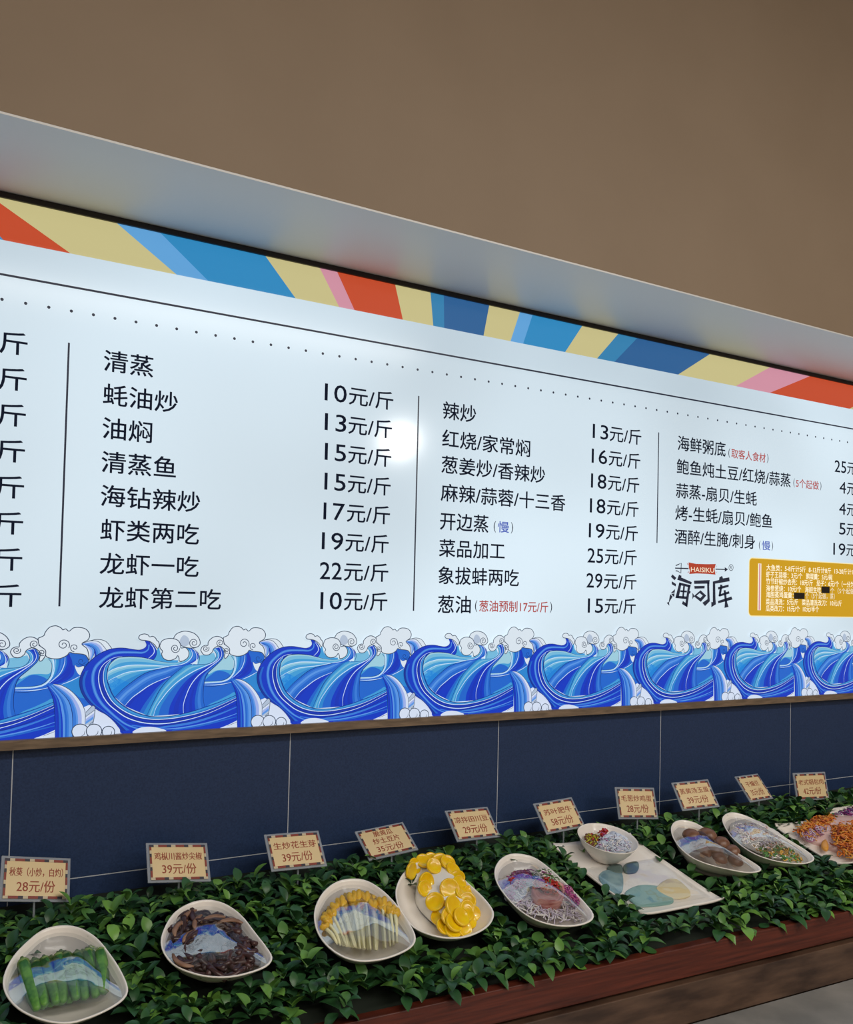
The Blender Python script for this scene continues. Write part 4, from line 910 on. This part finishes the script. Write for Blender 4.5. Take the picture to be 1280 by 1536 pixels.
for (loc, rot), (nm, pr), lab in zip(poses, texts, slab_):
    e = empty('price_card', lab, 'price card', loc, tuple(math.radians(a) for a in rot), 'price cards along the wall')
    e.rotation_mode = 'XYZ'
    q = MB(); q.box((-SW / 2, -.0005, -SH_ / 2), (SW / 2, .0022, SH_ / 2)); q.build('acrylic_holder', ACRYL, e)
    cw, ch = SW - .012, SH_ - .010
    q = MB(); q.box((-cw / 2, -.0016, -ch / 2), (cw / 2, -.0009, ch / 2)); c = q.build('card', CARD, e)
    q = MB()
    def dash(x0, z0, x1, z1, k): q.box((x0, -.0022, z0), (x1, -.0017, z1), k)
    nx, nzz, t = 13, 9, .0052
    seqc = [0, 1, 2, 2]
    for i in range(nx):
        x0 = -cw / 2 + cw * i / nx; x1 = x0 + cw / nx
        dash(x0, ch / 2 - t, x1, ch / 2, seqc[i % 4]); dash(x0, -ch / 2, x1, -ch / 2 + t, seqc[(i + 1) % 4])
    for i in range(nzz):
        z0 = -ch / 2 + t + (ch - 2 * t) * i / nzz; z1 = z0 + (ch - 2 * t) / nzz
        dash(-cw / 2, z0, -cw / 2 + t * .8, z1, seqc[(i + 2) % 4]); dash(cw / 2 - t * .8, z0, cw / 2, z1, seqc[(i + 3) % 4])
    q.build('dashed_border', CB, c)
    q = MB()
    def tx(s, half, zc, em):
        v, f = glyphs(s); a, b = v[:, 0].min(), v[:, 0].max(); k = 2 * half / (b - a)
        for dx, dz in ((0, 0), (.0005, .0002)):
            q.add([((p_[0] - (a + b) / 2) * k + dx, -.0018 - dx * .1, zc + (p_[1] - .378) * em + dz) for p_ in v], f)
    if len(nm) == 1: tx(nm[0], min(.052, .011 * len(nm[0]) + .004), .013, .0185); tx(pr, .037, -.015, .0255)
    else: tx(nm[0], .026, .024, .017); tx(nm[1], .036, .003, .018); tx(pr, .036, -.02, .021)
    q.build('lettering', CINK, c)
    # little clear stake down into the leaves
    Rm = Matrix.Rotation(math.radians(rot[2]), 3, 'Z') @ Matrix.Rotation(math.radians(rot[1]), 3, 'Y') @ Matrix.Rotation(math.radians(rot[0]), 3, 'X')
    q = MB(); top = Vector((0, .004, -SH_ / 2 + .012)); wt = Rm @ top + Vector(loc); bt = Vector((wt.x, wt.y, bedz(wt.y) - .012)); lbt = Rm.inverted() @ (bt - Vector(loc))
    q.tube([top, lbt], .0022, 8); q.build('stake', ACRYL, e)

# ------------------------------------------------------------------ leaf mat
def leaf_mat():
    NR = 6
    ts = np.linspace(0, 1, NR); wd = np.array([.12, .62, .98, .95, .6, .03])
    sprigs = []
    step = .040
    for iy in range(36):
        for ix in range(200):
            x = -1.1 + ix * step + (iy % 2) * step / 2 + random.uniform(-.009, .009); y = -.02 - iy * step * .86 + random.uniform(-.008, .008)
            if x > 4.3 or y > -.035 or y < fy(x) + .026: continue
            if any(inside((x, y), fp) for fp in FOOT): continue
            sprigs.append((x, y))
    V = []; Fq = []
    tmpl = [(r * 3 + c, r * 3 + c + 1, (r + 1) * 3 + c + 1, (r + 1) * 3 + c) for r in range(NR - 1) for c in range(2)]
    base = 0
    for (x, y) in sprigs:
        front = y < fy(x) + .05
        zb = bedz(y) - .012
        near = x > 2.2
        h = random.uniform(.030, .050) + .034 * max(0, 1 + y / .3) * min(1, max(0, (-y - .05) / .07))
        wf = min(1., max(0., (-y - .03) / .09)); h *= .45 + .55 * wf; zb -= .022 * (1 - wf)
        if any(abs(x - p_[0][0]) < .08 and p_[0][1] - .036 < y < p_[0][1] + .055 for p_ in poses): h = random.uniform(.022, .032)
        lean = np.array([random.uniform(-.35, .35), random.uniform(-.35, .35) - (.55 if front else .1)])
        tip = np.array([x + lean[0] * h, y + lean[1] * h, zb + h])
        nl = random.choice((6, 7, 8))
        a0 = random.uniform(0, 6.28)
        for k in range(nl):
            a = a0 + k * 2.4 + random.uniform(-.3, .3)
            lvl = k / nl
            el = random.uniform(.05, .5) + lvl * .75
            if front and math.sin(a) < -.2: el -= random.uniform(.3, .9)
            L_ = random.uniform(.036, .055) * (1.05 - .3 * lvl) * (.6 + .4 * wf); Wd = L_ * random.uniform(.24, .31)
            org = np.array([x, y, zb]) * (1 - lvl) * .6 + tip * (1 - (1 - lvl) * .6)
            dh = np.array([math.cos(a), math.sin(a), 0]); sd = np.array([-math.sin(a), math.cos(a), 0]); up = np.array([0, 0, 1.])
            if front and dh[1] < 0 and org[1] + dh[1] * L_ < fy(x) - .035: L_ *= .7
            curl = random.uniform(.5, 1.3)
            pos = org.copy(); e = el + .35 * curl
            for r in range(NR):
                t = ts[r]
                if r: 
                    e = el + .35 * curl - curl * t
                    pos = pos + (dh * math.cos(e) + up * math.sin(e)) * L_ / (NR - 1)
                nrm = up * math.cos(e) - dh * math.sin(e)
                w_ = Wd * wd[r]
                V += [pos - sd * w_ + nrm * w_ * .38, pos, pos + sd * w_ + nrm * w_ * .38]
            Fq += [(base + i, base + j, base + k_, base + l) for i, j, k_, l in tmpl]
            base += NR * 3
    V = np.array(V)
    V[:, 1] = np.minimum(V[:, 1], .006)
    edge = FA + FB * (V[:, 0] - .9)                 # leaves rest on the front board instead of sinking into it
    on = (V[:, 1] > edge - .004) & (V[:, 1] < edge + .03)
    V[on, 2] = np.maximum(V[on, 2], .809)
    me = bpy.data.meshes.new('artificial_leaves'); me.from_pydata(V.tolist(), [], Fq); me.materials.append(LEAF)
    me.polygons.foreach_set('use_smooth', [True] * len(me.polygons)); me.update()
    o = bpy.data.objects.new('artificial_leaves', me); COL.objects.link(o)
    tag(o, 'dense glossy green artificial leaves covering the sloped display bed', 'leaves', kind='stuff')
leaf_mat()
